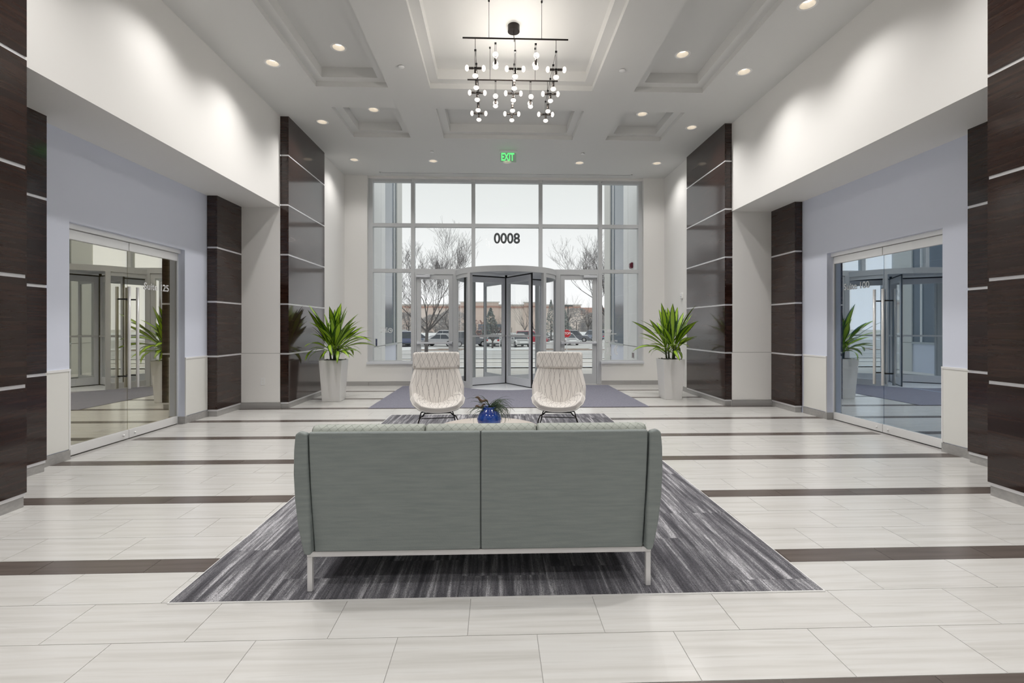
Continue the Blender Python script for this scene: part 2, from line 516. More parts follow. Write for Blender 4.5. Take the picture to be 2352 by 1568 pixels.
def fill_rect(mb, x0, x1, y0, y1, z, holes):
    """down-facing rectangle with rectangular holes; square holes marked 'can' become round"""
    if x1 - x0 < 1e-6 or y1 - y0 < 1e-6: return
    hs = [h for h in holes if h[0] < x1 - 1e-6 and h[1] > x0 + 1e-6 and h[2] < y1 - 1e-6 and h[3] > y0 + 1e-6]
    if not hs:
        mb.quad((x0, y0, z), (x0, y1, z), (x1, y1, z), (x1, y0, z)); return
    h = max(hs, key=lambda q: (q[1] - q[0]) * (q[3] - q[2]))
    a, b, c, d = max(h[0], x0), min(h[1], x1), max(h[2], y0), min(h[3], y1)
    fill_rect(mb, x0, a, y0, y1, z, hs); fill_rect(mb, b, x1, y0, y1, z, hs)
    fill_rect(mb, a, b, y0, c, z, hs); fill_rect(mb, a, b, d, y1, z, hs)
def round_hole(mb, cx, cy_, half, r, z, n=24):
    for k in range(n):
        a0, a1 = 2 * pi * k / n, 2 * pi * (k + 1) / n
        def sq(a):
            t = half / max(abs(cos(a)), abs(sin(a))); return (cx + t * cos(a), cy_ + t * sin(a), z)
        def ci(a): return (cx + r * cos(a), cy_ + r * sin(a), z)
        mb.quad(ci(a0), ci(a1), sq(a1), sq(a0))
HB = .1
ceil_mb = MB()
holes = [tuple(c) for c in coffers] + [(x - HB, x + HB, y - HB, y + HB) for x, y in cans_flat]
fill_rect(ceil_mb, -3.62, 4.08, -6.2, 11.45, H, holes)
for x, y in cans_flat: round_hole(ceil_mb, x, y, HB, CAN_R, H)
ceiling = tag(obj('ceiling', ceil_mb, 'ceiling'), 'white plaster ceiling with rows of stepped coffers', 'ceiling', kind='structure')
for (x0, x1, y0, y1) in coffers:
    m = MB()
    z1, L = H + .075, .125
    for (a0, a1, b0, b1, za, zb) in ((x0, x1, y0, y1, H, z1), (x0 + L, x1 - L, y0 + L, y1 - L, z1, CT)):
        P = [(a0, b0), (a1, b0), (a1, b1), (a0, b1)]
        for i in range(4):
            p, q = P[i], P[(i + 1) % 4]
            m.quad((*p, za), (*q, za), (*q, zb), (*p, zb))
    fill_rect(m, x0, x1, y0, y1, z1, [(x0 + L, x1 - L, y0 + L, y1 - L)])
    hl = [(x - HB, x + HB, y - HB, y + HB) for x, y, _ in cans_cof if x0 < x < x1 and y0 < y < y1]
    fill_rect(m, x0 + L, x1 - L, y0 + L, y1 - L, CT, hl)
    for x, y, _ in cans_cof:
        if x0 < x < x1 and y0 < y < y1: round_hole(m, x, y, HB, CAN_R, CT)
    obj('coffer', m, 'ceiling', ceiling)

def can_where(x, y, cof):
    sx = 'left' if x < XC - .05 else ('right' if x > XC + .05 else 'middle')
    if cof:
        if y < 4: return None
        return f'recessed downlight inside the {"small far" if y > 7.3 else "long"} coffer on the {sx} of the ceiling'
    if y > 9.5:
        if abs(x - .24) < .2: return 'recessed downlight half hidden behind the green exit sign'
        return f'recessed downlight in the row before the entrance, {"outermost" if abs(x-XC) > 2.5 else "nearer the exit sign"} on the {sx}'
    if y > 7.5: return f'recessed downlight beside the small far coffer, near the {sx} mid-room wood column'
    if y > 6: return f'recessed downlight beside the long {sx} coffer, second before the mid-room column'
    if y > 4.9: return f'recessed downlight beside the long {sx} coffer, at the top edge of the picture'
    return None
can_ring = MB().lathe([(CAN_R, .05), (CAN_R + .001, -.001), (CAN_R + .014, -.006), (CAN_R + .026, -.002), (CAN_R + .027, .0)], 28).mesh('trim_ring', M['whitetrim'], True)
can_bowl = MB().lathe([(CAN_R, .0), (CAN_R * .94, .03), (CAN_R * .72, .06)], 28).mesh('reflector', M['can'], True)
can_lens = MB().disc(CAN_R * .74, .058, 24).mesh('lens', M['lens'])
unseen = iter(f'recessed downlight out of view behind the picture, {o} from the picture edge' for o in
              ('first', 'second', 'third', 'fourth', 'fifth', 'sixth', 'seventh', 'eighth', 'ninth', 'tenth', 'eleventh', 'twelfth', 'thirteenth'))
for x, y, cof in [(x, y, None) for x, y in cans_flat] + [(x, y, 1) for x, y, _ in cans_cof]:
    z = CT if cof else H
    t = thing('downlight', can_where(x, y, cof) or next(unseen), 'downlight', (x, y, z), 0, 'recessed ceiling downlights')
    link('trim_ring', can_ring, t); link('reflector', can_bowl, t); link('lens', can_lens, t)
    light('downlight_beam', 'SPOT', (x, y, z - .012), CAN_W * (.45 if y > 9.5 else (.58 if abs(x - XC) > 3 else 1.1)), (1, .972, .94), spot_size=R(132), spot_blend=1.0, shadow_soft_size=.06)

# sprinkler covers and the slot diffuser
for i, (x, y, lb) in enumerate([(-1.28, 6.47, 'small round white ceiling cover between the left and middle long coffers'),
                                (1.73, 6.46, 'small round white ceiling cover between the middle and right long coffers'),
                                (-1.28, 9.59, 'small round white ceiling cover left of the exit sign, above the entrance row'),
                                (1.76, 9.59, 'small round white ceiling cover right of the exit sign, above the entrance row')]):
    t = thing('sprinkler_cover', lb, 'sprinkler', (x, y, H), 0, 'round ceiling cover plates')
    obj('plate', MB().lathe([(0, -.016), (.036, -.015), (.041, -.012), (.042, -.006)], 20), 'whitetrim', t, True)
    obj('collar', MB().lathe([(.036, -.006), (.036, .0)], 20), 'black', t, True)
t = thing('slot_diffuser', 'long narrow white slot air diffuser in the ceiling above the entrance', 'air vent', (.255, 10.945, H))
obj('frame', MB().box(-2.90, 2.90, -.055, -.032, -.006, 0).box(-2.90, 2.90, .028, .05, -.006, 0).box(-2.90, 2.90, -.008, .006, -.006, 0)
    .box(-2.90, -2.86, -.055, .05, -.006, 0).box(2.86, 2.90, -.055, .05, -.006, 0), 'whitetrim', t)
obj('slot', MB().box(-2.86, 2.86, -.032, -.008, -.002, -.001).box(-2.86, 2.86, .006, .028, -.002, -.001), 'letters', t)

# ------------------------------------------------------------------ side walls, alcoves, wood columns
LV = [.108, .93, 1.76, 2.585, 3.415, 4.243]
def wood_column(label, x_in, x_out, y0, y1, ztop, name='wood_column'):
    """veneer panels stacked round a pier with silver strips between; x_in is the face towards the room"""
    s = 1 if x_out > x_in else -1
    cx, cyy = (x_in + x_out) / 2, (y0 + y1) / 2
    t = thing(name, label, 'column', (cx, cyy, 0), 0, 'wood clad columns', 'structure')
    hx, hy = abs(x_out - x_in) / 2, (y1 - y0) / 2
    f = -s                                        # local direction of the room-facing side
    obj('core', MB().box(-hx + .025, hx - .025, -hy + .025, hy - .025, 0, ztop), 'black', t)
    obj('base', MB().box(-hx + .012, hx - .012, -hy + .012, hy - .012, 0, .082), 'base_tile', t)
    lv = [z for z in LV if z < ztop - .2] + [ztop + .027]
    for z in lv[:-1]:
        obj('silver_strip', MB().box(-hx + .006, hx - .006, -hy + .006, hy - .006, z - .027, z), 'strip', t)
    th, g = .022, .0012
    for a, b in zip(lv[:-1], lv[1:]):
        b -= .027
        xs = sorted((f * hx, f * (hx - th)))
        obj('panel', MB().box(xs[0], xs[1], -hy, hy, a, b), 'wood', t)
        xs = sorted((f * (hx - th - g), -f * hx))
        obj('panel', MB().box(xs[0], xs[1], -hy, -hy + th, a, b), 'wood', t)
        obj('panel', MB().box(xs[0], xs[1], hy - th, hy, a, b), 'wood', t)
    return t
wood_column('floor to ceiling dark wood column at the left edge, nearest the viewer', -3.565, -4.35, 2.08, 3.74, H)
wood_column('floor to ceiling dark wood column at the right edge, nearest the viewer', 3.995, 4.8, 2.08, 3.735, H)
wood_column('floor to ceiling dark wood column beside the left potted plant', -3.462, -3.60, 8.07, 9.735, H)
wood_column('floor to ceiling dark wood column beside the right potted plant', 3.952, 4.085, 8.09, 9.735, H)
wood_column('short dark wood column in the left alcove, beyond the glass door', -4.235, -4.385, 7.38, 8.07, SOF)
wood_column('short dark wood column in the right alcove, beyond the glass door', 4.765, 4.885, 7.43, 8.08, SOF)
wood_column('short dark wood column mostly hidden behind the left edge column', -4.25, -4.385, 3.80, 4.65, SOF)
wood_column('short dark wood column half hidden behind the right edge column', 4.77, 4.885, 3.80, 4.655, SOF)

DY0, DY1, DZ = 5.05, 6.87, 2.45                   # suite door openings
for side, s, wx, bx, vx, tint in (('left', -1, -4.39, -3.60, -3.51, 'glass_left'), ('right', 1, 4.89, 4.075, 3.99, 'glass_right')):
    ox = wx + s * .22
    w = MB().box(wx, ox, 3.74, DY0, 0, SOF).box(wx, ox, DY1, 8.2, 0, SOF).box(wx, ox, DY0, DY1, DZ, SOF)
    wl = tag(obj(f'wall_{side}', w, 'lavender'), f'lavender grey alcove wall round the {side} glass suite doors', 'wall', kind='structure')
    for a, b in ((4.655, DY0), (DY1, 7.40)):
        obj('wainscot_panel', MB().box(wx, wx - s * .010, a + .012, b - .012, .11, .91), 'wainscot', wl)
        obj('wainscot_cap', MB().box(wx, wx - s * .016, a, b, .91, .932), 'whitetrim', wl)
        e = b if b == DY0 else a
        d = -1 if b == DY0 else 1
        obj('wainscot_edge', MB().box(wx, wx - s * .014, e, e + d * .016, .10, .91), 'whitetrim', wl)
    bb = tag(obj(f'baseboard_{side}', MB().box(wx, wx - s * .012, 4.655, DY0, 0, .10).box(wx, wx - s * .012, DY1, 7.40, 0, .10)
                 .box(wx + s * .1, wx - s * .012, DY1 - .012, DY1, 0, .10), 'base_tile'),
             f'grey tile baseboard under the {side} alcove wall', 'baseboard', kind='structure')
    # end wall of the alcove, its wainscot, the soffit and the white wall above it
    ya = 8.07 if s < 0 else 8.09
    x_a, x_b = (wx, bx) if s < 0 else (bx, wx)
    aw = tag(obj(f'wall_{side}_alcove', MB().box(x_a, x_b, ya, ya + .12, 0, SOF), 'white'),
             f'white end wall of the {side} alcove between the two wood columns', 'wall', kind='structure')
    obj('wainscot_panel', MB().box(x_a, x_b, ya - .008, ya, .11, .92), 'white', aw)
    obj('seam', MB().box(x_a, x_b, ya - .004, ya, .92, .928), 'grout', aw)
    obj('baseboard_tile', MB().box(x_a, x_b, ya - .012, ya, 0, .10), 'base_tile', aw)
    tag(obj(f'wall_{side}_upper', MB().box(bx, bx + s * .12, 3.735, ya, SOF, H).box(bx + s * .12, ox, 3.735, 8.2, SOF, SOF + .06), 'white'),
        f'white upper wall and soffit over the {side} alcove, washed by downlights', 'wall', kind='structure')
    tag(obj(f'wall_{side}_entry', MB().box(vx, vx + s * .25, 9.735, 11.45, 0, H), 'white'),
        f'white side wall between the {side} wood column and the entrance', 'wall', kind='structure')
    tag(obj(f'baseboard_{side}_entry', MB().box(vx, vx - s * .012, 9.74, BY, 0, .10), 'base_tile'),
        f'grey tile baseboard on the {side} wall of the entrance', 'baseboard', kind='structure')
    # the part of the lobby behind the viewer
    tag(obj(f'wall_{side}_near', MB().box(wx if s > 0 else -3.62, wx + .2 if s > 0 else -3.82, -6.2, 2.1, 0, H) if s < 0 else
            MB().box(4.08, 4.28, -6.2, 2.1, 0, H), 'white'),
        f'white {side} wall at the near end of the lobby', 'wall', kind='structure')

    # ---------------- the suite beyond the glass
    fx = ox + s * 4.2
    wm = 'suite_wall_l' if s < 0 else 'suite_wall_r'
    tag(obj(f'wall_{side}_suite', MB().box(fx, fx + s * .1, 2.5, 10.4, 0, 2.8).box(ox, fx, 10.3, 10.4, 0, 2.8).box(ox, fx, 2.5, 2.6, 0, 2.8)
            .box(ox, fx, 2.5, 10.4, 2.75, 2.85), wm), f'dim walls of the office suite beyond the {side} glass doors', 'wall', kind='structure')
    tag(obj(f'floor_{side}_suite', MB().box(ox - s * .22, fx, 2.5, 10.4, -.1, -.006), 'tile' if s < 0 else 'dark_navy'),
        f'floor of the office suite beyond the {side} glass doors', 'floor', kind='structure')
    light(f'suite_fill_{side}', 'AREA', (ox + s * 2.1, 6.2, 2.7), 16 if s < 0 else 9, (1, .87, .62) if s < 0 else (.55, .72, 1), (0, 0, 0), size=1.2)  # added fill without a fixture, lifts and tints the suite behind the glass

    # ---------------- glass suite doors
    gx = wx + s * .11
    d = thing(f'door_{1 if s < 0 else 2}', f'pair of frameless glass doors with steel pulls in the {side} alcove', 'door', (gx, (DY0 + DY1) / 2, 0), 0, None, 'structure')
    hw = (DY1 - DY0) / 2
    obj('header', MB().box(-.055, .055, -hw, hw, DZ - .055, DZ), 'steel', d, bevel=.004)
    obj('jamb', MB().box(-.02, .02, hw - .028, hw, .0, DZ - .05), 'alu', d)
    for k in (-1, 1):
        y0, y1 = (-hw, -.003) if k < 0 else (.003, hw - .03)
        lf = obj('glass_leaf', MB().box(-.006, .006, y0, y1, .10, DZ - .16), tint, d)
        obj('top_rail', MB().box(-.028, .028, y0, y1, DZ - .162, DZ - .058), 'steel', lf, bevel=.006)
        obj('bottom_rail', MB().box(-.028, .028, y0, y1, .008, .112), 'steel', lf, bevel=.006)
        obj('lock', MB().sphere((-s * .03, k * .09, .06), .014), 'steel', lf, True)
        hy = k * .068
        pb = MB()
        for q in (-1, 1): pb.tube([(q * .078, hy, .62), (q * .078, hy, 1.85)], .0165, 14)
        obj('pull_bar', pb, 'steel', lf, True)
        obj('standoff', MB().tube([(-.078, hy, 1.70), (.078, hy, 1.70)], .009, 10).tube([(-.078, hy, .77), (.078, hy, .77)], .009, 10), 'black', lf, True)
        if k > 0:
            mt = Matrix.Translation((-s * .009, .50 if s < 0 else .47, 1.885 if s < 0 else 1.93)) @ Matrix.Rotation(-s * pi / 2, 4, 'Z') @ Matrix.Rotation(pi / 2, 4, 'X')
            text_mesh('Suite 125' if s < 0 else 'Suite 100', .125, 'letters_white' if s < 0 else 'letters_grey', 'lettering', lf, mt, .0015, .001)

# unseen end wall behind the viewer, made dark to keep reflections dim
rear = tag(obj('wall_rear', MB().box(-3.9, 4.3, -6.3, -6.2, 0, H), 'wood'),
           'dark wood clad end wall behind the viewer', 'wall', kind='structure')

# ------------------------------------------------------------------ entrance wall: flanks, low walls, curtain wall
WX = [-2.985, -2.885, -1.953, -.534, 1.062, 2.486, 3.41, 3.49]
Z0, Z1, Z2, Z3 = .553, 2.687, 3.759, 4.788
back = tag(obj('wall_back', MB().box(-3.51, -2.985, BY, 11.45, 0, H).box(3.49, 3.99, BY, 11.45, 0, H)
               .box(-2.985, -1.95, BY, 11.40, 0, .50).box(2.49, 3.49, BY, 11.40, 0, .50).box(-2.985, 3.49, BY + .04, 11.45, Z3 + .05, H), 'white'),
           'white end wall round the tall entrance glazing', 'wall', kind='structure')
for nm, a, b in (('left', -3.51, -1.95), ('right', 2.49, 3.99)):
    bb = thing(f'baseboard_back_{nm}', f'grey tile baseboard under the {nm} side of the entrance wall', 'baseboard', ((a + b) / 2, BY, 0), 0, None, 'structure')
    cuts = [-3.51, -2.95, -2.57, -1.95] if nm == 'left' else [2.49, 3.05, 3.42, 3.99]
    for p, q in zip(cuts[:-1], cuts[1:]):
        obj('baseboard_tile', MB().box(p + .003 - (a + b) / 2, q - .003 - (a + b) / 2, -.014, 0, 0, .10), 'base_tile', bb)
    sl = tag(obj('trim_1' if nm == 'left' else 'trim_2', MB().box(-2.99 if nm == 'left' else 2.47, -1.935 if nm == 'left' else 3.495, BY - .05, 11.3, .50, .548), 'alu_light', bevel=.004),
             f'pale window sill on the low wall, {nm} of the entrance', 'window sill', kind='structure')

win = thing('window_1', 'tall grid of grey framed entrance windows rising to the ceiling', 'window', (XC, WY, 0), 0, None, 'structure')
def wb(mb, *a):                                   # box in world coordinates to the window's own
    x0, x1, y0, y1, z0, z1 = a
    return mb.box(x0 - XC, x1 - XC, y0 - WY, y1 - WY, z0, z1)
mw = .043
for x in (-2.935, 3.45): obj('mullion', wb(MB(), x - .05, x + .05, WY, WY + .13, .55, Z3 + .05), 'alu', win)
for x in (-1.953, 2.486): obj('mullion', wb(MB(), x - mw, x + mw, WY, WY + .13, 0, Z3), 'alu', win)
for x in (-.534, 1.062): obj('mullion', wb(MB(), x - mw, x + mw, WY, WY + .13, Z1, Z3), 'alu', win)
xs = [-2.885, -1.953, -.534, 1.062, 2.486, 3.40]
def span(i): return xs[i] + (mw if i else 0), xs[i + 1] - (mw if i < 4 else 0)
for i in range(5):
    a, b = span(i)
    for z in (Z1, Z2): obj('transom', wb(MB(), a, b, WY + .005, WY + .125, z - .042, z + .042), 'alu', win)
    obj('head', wb(MB(), a, b, WY + .005, WY + .125, Z3 - .015, Z3 + .05), 'alu', win)
    for z0, z1 in ((Z1 + .042, Z2 - .042), (Z2 + .042, Z3 - .015)):
        obj('pane', wb(MB(), a, b, WY + .06, WY + .066, z0, z1), 'glass', win)
    if i in (0, 4):
        obj('pane', wb(MB(), a, b, WY + .06, WY + .066, Z0, Z1 - .042), 'glass', win)
        obj('bottom_rail', wb(MB(), a, b, WY + .005, WY + .125, Z0 - .02, Z0 + .02), 'alu', win)
# 8000, seen from inside
text_mesh('8000', .335, 'letters', 'lettering', win, Matrix.Translation((.262 - XC, .05, 3.455)) @ Matrix.Diagonal((-1, 1, 1, 1)) @ Matrix.Rotation(pi / 2, 4, 'X'), .009, .003, xscale=.93)

# decals on the low side panes, seen from behind and so reversed
def decal_lines(name, x, z, lines, parent=win):
    mb = MB()
    for (dx, dz, w, h) in lines: mb.box(x + dx - XC, x + dx + w - XC, .053, .055, z + dz, z + dz + h)
    obj(name, mb, 'letters_white', parent)
decal_lines('decal_text', -2.72, 1.235, [(.0, .0, .05, .018), (.06, .0, .07, .018), (.14, .0, .03, .018), (.05, .032, .05, .018), (.11, .032, .04, .018),
                                   (.07, .064, .08, .018), (.0, .096, .11, .018), (.125, .096, .04, .018)])
dl = MB()
dl.lathe([(.046, -.001), (.058, -.001), (.058, .001), (.046, .001), (.046, -.001)], 28)
dl.box(-.035, .035, -.006, .006, -.001, .001); dl.box(-.02, .04, .016, .026, -.001, .001)
obj('decal_emblem', dl.xf(Matrix.Translation((-2.49 - XC, .054, 1.28)) @ Matrix.Rotation(.7, 4, 'Y') @ Matrix.Rotation(pi / 2, 4, 'X')), 'letters_white', win)
decal_lines('decal_text', 2.52, 1.16, [(.10, .0, .12, .02), (.0, .028, .36, .018), (.10, .075, .14, .022), (.13, .105, .12, .022), (.11, .135, .12, .02)])
text_mesh('Managed By', .085, 'letters_white', 'decal_text', win, Matrix.Translation((2.70 - XC, .054, 1.02)) @ Matrix.Diagonal((-1, 1, 1, 1)) @ Matrix.Rotation(pi / 2, 4, 'X'), .0, .001)
text_mesh('JLL', .24, 'letters_white', 'decal_text', win, Matrix.Translation((2.62 - XC, .054, .80)) @ Matrix.Diagonal((-1, 1, 1, 1)) @ Matrix.Rotation(pi / 2, 4, 'X'), -.002, .001)
arc = MB()
for r0 in (.10, .135):
    arc.lathe([(r0, -.001), (r0 + .016, -.001), (r0 + .016, .001), (r0, .001), (r0, -.001)], 16, (0, 0), pi * .68, pi * 1.32)
obj('decal_emblem', arc.xf(Matrix.Translation((2.98 - XC, .054, .81)) @ Matrix.Rotation(pi / 2, 4, 'X')), 'letters_white', win)

# hinged doors either side of the revolving door
def swing_door(n, x0, x1, label, hinge):
    w = x1 - x0
    d = thing(f'door_{n}', label, 'door', ((x0 + x1) / 2, WY, 0), 0, None, 'structure')
    h = w / 2
    obj('frame', MB().box(-h, -h + .035, .0, .11, 0, Z1 - .085).box(h - .035, h, 0, .11, 0, Z1 - .085).box(-h, h, 0, .11, Z1 - .085, Z1 - .042), 'alu', d)
    i = h - .04
    lf = obj('leaf', MB().box(-i, -i + .10, .015, .06, .012, Z1 - .09).box(i - .10, i, .015, .06, .012, Z1 - .09)
             .box(-i + .10, i - .10, .015, .06, .012, .245).box(-i + .10, i - .10, .015, .06, Z1 - .20, Z1 - .09), 'alu', d)
    obj('pane', MB().box(-i + .10, i - .10, .033, .039, .245, Z1 - .20), 'glass', lf)
    obj('push_bar', MB().box(-i + .01, i - .01, -.055, -.018, .965, 1.01).box(-i + .01, -i + .07, -.018, .015, .955, 1.02).box(i - .07, i - .01, -.018, .015, .955, 1.02), 'alu_light', lf, bevel=.006)
    obj('closer', MB().box(hinge * i, hinge * (i - .32), -.045, .015, Z1 - .16, Z1 - .10), 'alu_light', lf, bevel=.008)
    obj('closer_arm', MB().tube([(hinge * (i - .2), -.02, Z1 - .10), (hinge * (i - .42), -.05, Z1 - .095), (hinge * (i - .28), .0, Z1 - .075)], .009, 8), 'alu', lf)
    return d
swing_door(3, -1.905, -.975, 'grey framed glass swing door on the left of the revolving door', -1)
swing_door(4, 1.495, 2.44, 'grey framed glass swing door on the right of the revolving door', 1)
obj('mullion', wb(MB(), -.975, -.90, WY, WY + .13, 0, Z1 - .04), 'alu', win)
obj('mullion', wb(MB(), 1.42, 1.495, WY, WY + .13, 0, Z1 - .04), 'alu', win)

# revolving door
rv = thing('revolving_door', 'round aluminium revolving door with four glazed wings at the entrance', 'door', (.245, 11.43, 0), 0)
RD = 1.165
obj('canopy', MB().lathe([(RD - .03, 2.565), (RD + .035, 2.565), (RD + .035, 2.69), (0, 2.70)], 64), 'alu', rv, bevel=.0)
obj('canopy_ceiling', MB().lathe([(.03, 2.60), (RD - .03, 2.60), (RD - .03, 2.565)], 64), 'alu_light', rv, True)
for c in (180, 0):
    a0, a1 = R(c - 44), R(c + 44)
    dw = obj('drum_glass', MB().lathe([(RD, .13), (RD, 2.50)], 24, (0, 0), a0, a1), 'glass', rv, True)
    obj('drum_rail', MB().lathe([(RD - .02, .005), (RD + .02, .005), (RD + .02, .14), (RD - .02, .14), (RD - .02, .005)], 24, (0, 0), a0, a1)
        .lathe([(RD - .02, 2.48), (RD + .02, 2.48), (RD + .02, 2.57), (RD - .02, 2.57), (RD - .02, 2.48)], 24, (0, 0), a0, a1), 'alu', dw)
    obj('drum_mullion', MB().box(-.02, .02, -.03, .03, .01, 2.57).xf(Matrix.Rotation(R(c), 4, 'Z') @ Matrix.Translation((RD, 0, 0))), 'alu', dw)
for a in (135, 225, 315, 45):
    obj('drum_post', MB().box(-.04, .04, -.045, .045, .0, 2.57).xf(Matrix.Rotation(R(a), 4, 'Z') @ Matrix.Translation((RD, 0, 0))), 'alu', rv, bevel=.006)
obj('shaft', MB().tube([(0, 0, .0), (0, 0, 2.6)], .028, 14), 'black', rv, True)
wing0 = None
for k in range(4):
    ang = R(-60 + 90 * k)
    if wing0 is None:
        wi = MB()
        wi.box(.04, .12, -.022, .022, .03, 2.53).box(1.0, 1.075, -.022, .022, .03, 2.53).box(.12, 1.0, -.022, .022, .03, .20).box(.12, 1.0, -.022, .022, 2.40, 2.53)
        wing0 = obj('wing', wi, 'alu_light', rv, bevel=.004)
        obj('pane', MB().box(.12, 1.0, -.004, .004, .20, 2.40), 'glass', wing0)
        obj('push_bar', MB().box(.06, 1.06, -.045, -.022, 1.13, 1.17).box(.06, 1.06, .022, .045, 1.13, 1.17), 'alu', wing0)
        obj('brush_seal', MB().box(1.075, 1.12, -.008, .008, .01, 2.56).box(.04, 1.1, -.008, .008, .006, .03).box(.04, 1.1, -.008, .008, 2.53, 2.56), 'rubber', wing0)
        w = wing0
    else:
        w = copy_tree(wing0, rv)
    w.rotation_euler = (0, 0, ang)
fl = obj('floor_plate', MB().lathe([(0, .011), (RD - .02, .011), (RD + .03, .006), (RD + .05, .0)], 64), 'alu_light', rv)
sp = MB()
for k in range(16):
    sp.add = None
    sp2 = MB().box(.25, 1.0, -.006, .006, .0112, .0122).xf(Matrix.Rotation(2 * pi * k / 16, 4, 'Z'))
    b = len(sp.v); sp.v += sp2.v; sp.f += [tuple(i + b for i in f) for f in sp2.f]
obj('floor_spoke', sp, 'whitetrim', rv)

# ------------------------------------------------------------------ entrance mat and rug
em = thing('entrance_mat', 'wide lavender grey walk-off mat before the revolving door', 'mat', ((MATR[0] + MATR[1]) / 2, (MATR[2] + MATR[3]) / 2, 0))
hx, hy = (MATR[1] - MATR[0]) / 2, (MATR[3] - MATR[2]) / 2
obj('pile', MB().box(-hx, hx, -hy, hy, .0, .006), 'mat', em)
rug = thing('area_rug', 'charcoal rug of streaked carpet planks under the seating group', 'rug', ((RUG[0] + RUG[1]) / 2, (RUG[2] + RUG[3]) / 2, 0))
hx, hy = (RUG[1] - RUG[0]) / 2, (RUG[3] - RUG[2]) / 2
obj('edge_strip', MB().box(-hx - .006, -hx, -hy - .006, hy + .006, 0, .007).box(hx, hx + .006, -hy - .006, hy + .006, 0, .007)
    .box(-hx, hx, -hy - .006, -hy, 0, .007).box(-hx, hx, hy, hy + .006, 0, .007), 'whitetrim', rug)
nc = 7; cw = 2 * hx / nc; pl = .914; cache = {}
offs = [.54, .20, .38, .20, .29, .62, .11]
for i in range(nc):
    y = -hy; first = True
    while y < hy - 1e-6:
        y1 = min(hy, y + (offs[i] if first else pl)); first = False
        key = round(y1 - y, 3)
        if key not in cache: cache[key] = MB().box(-cw / 2 + .0006, cw / 2 - .0006, -(y1 - y) / 2 + .0006, (y1 - y) / 2 - .0006, .0, .008).mesh('carpet_plank', M['carpet'])
        link('carpet_plank', cache[key], rug, (-hx + cw * (i + .5), (y + y1) / 2, rnd.uniform(0, .0006)))
        y = y1

# ------------------------------------------------------------------ sofa, seen from behind
sofa = thing('sofa', 'sage green three-seat sofa on a white metal frame, seen from behind', 'sofa', (-.078, 2.42, .008))
def ob_panel(x0, x1):
    # back panel leaning: upper edge nearer the viewer, slightly wider than the lower edge
    def f(u, v):
        xx = x0 + (x1 - x0) * u
        k = .984 + .023 * v
        z = .212 + .615 * v
        y = .030 * (1 - v) ** 1.2 - .010 * sin(pi * v) - .004 * sin(pi * min(1, max(0, u)))
        return (xx * k, y, z)
    return MB().grid(f, 8, 10)
for a, b in ((-.858, -.0012), (.0012, .855)):
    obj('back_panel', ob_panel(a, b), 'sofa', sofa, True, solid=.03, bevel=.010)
obj('back_seam', MB().grid(lambda u, v: ((2 * u - 1) * .006, .030 * (1 - v) ** 1.2 - .010 * sin(pi * v) + .012, .215 + .61 * v), 1, 10), 'letters', sofa)
for s in (-1, 1):
    # arm: outer face bows out and curves in at the foot
    prof = [(.868, .824), (.905, .832), (.925, .822), (.932, .74), (.934, .62), (.927, .49), (.912, .36), (.890, .25), (.880, .214), (.846, .214), (.850, .40), (.864, .70)]
    pr = [(s * x, z) for x, z in prof]
    # seen from the side the arm drops quickly from the back to a low front
    am = MB(); SEC = [(-.012, 0.), (.03, -.004), (.10, -.045), (.20, -.135), (.34, -.205), (.55, -.235), (.80, -.245)]
    for (yy, dz) in SEC:
        am.v += [(x, yy, .214 + (z - .214) * (1 + dz / .615)) for x, z in pr]
    n_ = len(pr)
    for q in range(len(SEC) - 1):
        for k in range(n_):
            k2 = (k + 1) % n_
            f_ = (q * n_ + k, q * n_ + k2, (q + 1) * n_ + k2, (q + 1) * n_ + k)
            am.f.append(f_ if s < 0 else f_[::-1])
    e0 = tuple(range(n_)); e1 = tuple((len(SEC) - 1) * n_ + k for k in range(n_))
    am.f.append(e0[::-1] if s < 0 else e0); am.f.append(e1 if s < 0 else e1[::-1])
    obj('arm', am, 'sofa', sofa, bevel=.012, angle=40)
for i in range(3):
    x0 = -.862 + i * .5765; x1 = x0 + .5735
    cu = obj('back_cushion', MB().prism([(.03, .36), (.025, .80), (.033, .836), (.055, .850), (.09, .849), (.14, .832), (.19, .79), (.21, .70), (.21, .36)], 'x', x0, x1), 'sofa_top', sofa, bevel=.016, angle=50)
    st = MB()
    for k in range(13):
        xa = x0 + .03 + k * .042; st.tube([(xa, .0285, .815), (xa + .021, .033, .8365), (xa + .042, .0545, .8503), (xa + .05, .089, .8496)], .0007, 4)
        st.tube([(xa + .042, .0285, .815), (xa + .021, .033, .8365), (xa, .0545, .8503), (xa - .008, .089, .8496)], .0007, 4)
    obj('stitching', st, 'stitch', cu)
for i in range(3):
    x0 = -.85 + i * .567; x1 = x0 + .564
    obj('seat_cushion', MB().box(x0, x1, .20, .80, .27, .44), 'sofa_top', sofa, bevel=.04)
obj('seat_base', MB().box(-.85, .85, .06, .78, .212, .275), 'sofa', sofa)
obj('frame', MB().box(-.888, .890, .045, .075, .18, .208).box(-.888, .890, .74, .77, .18, .208).box(-.888, -.858, .0751, .7399, .18, .208).box(.860, .890, .0751, .7399, .18, .208), 'white_metal', sofa, bevel=.003)
for x in (-.874, .876):
    for y in (.058, .757):
        obj('leg', MB().box(x - .013, x + .013, y - .012, y + .012, .002, .1795), 'white_metal', sofa, bevel=.003)

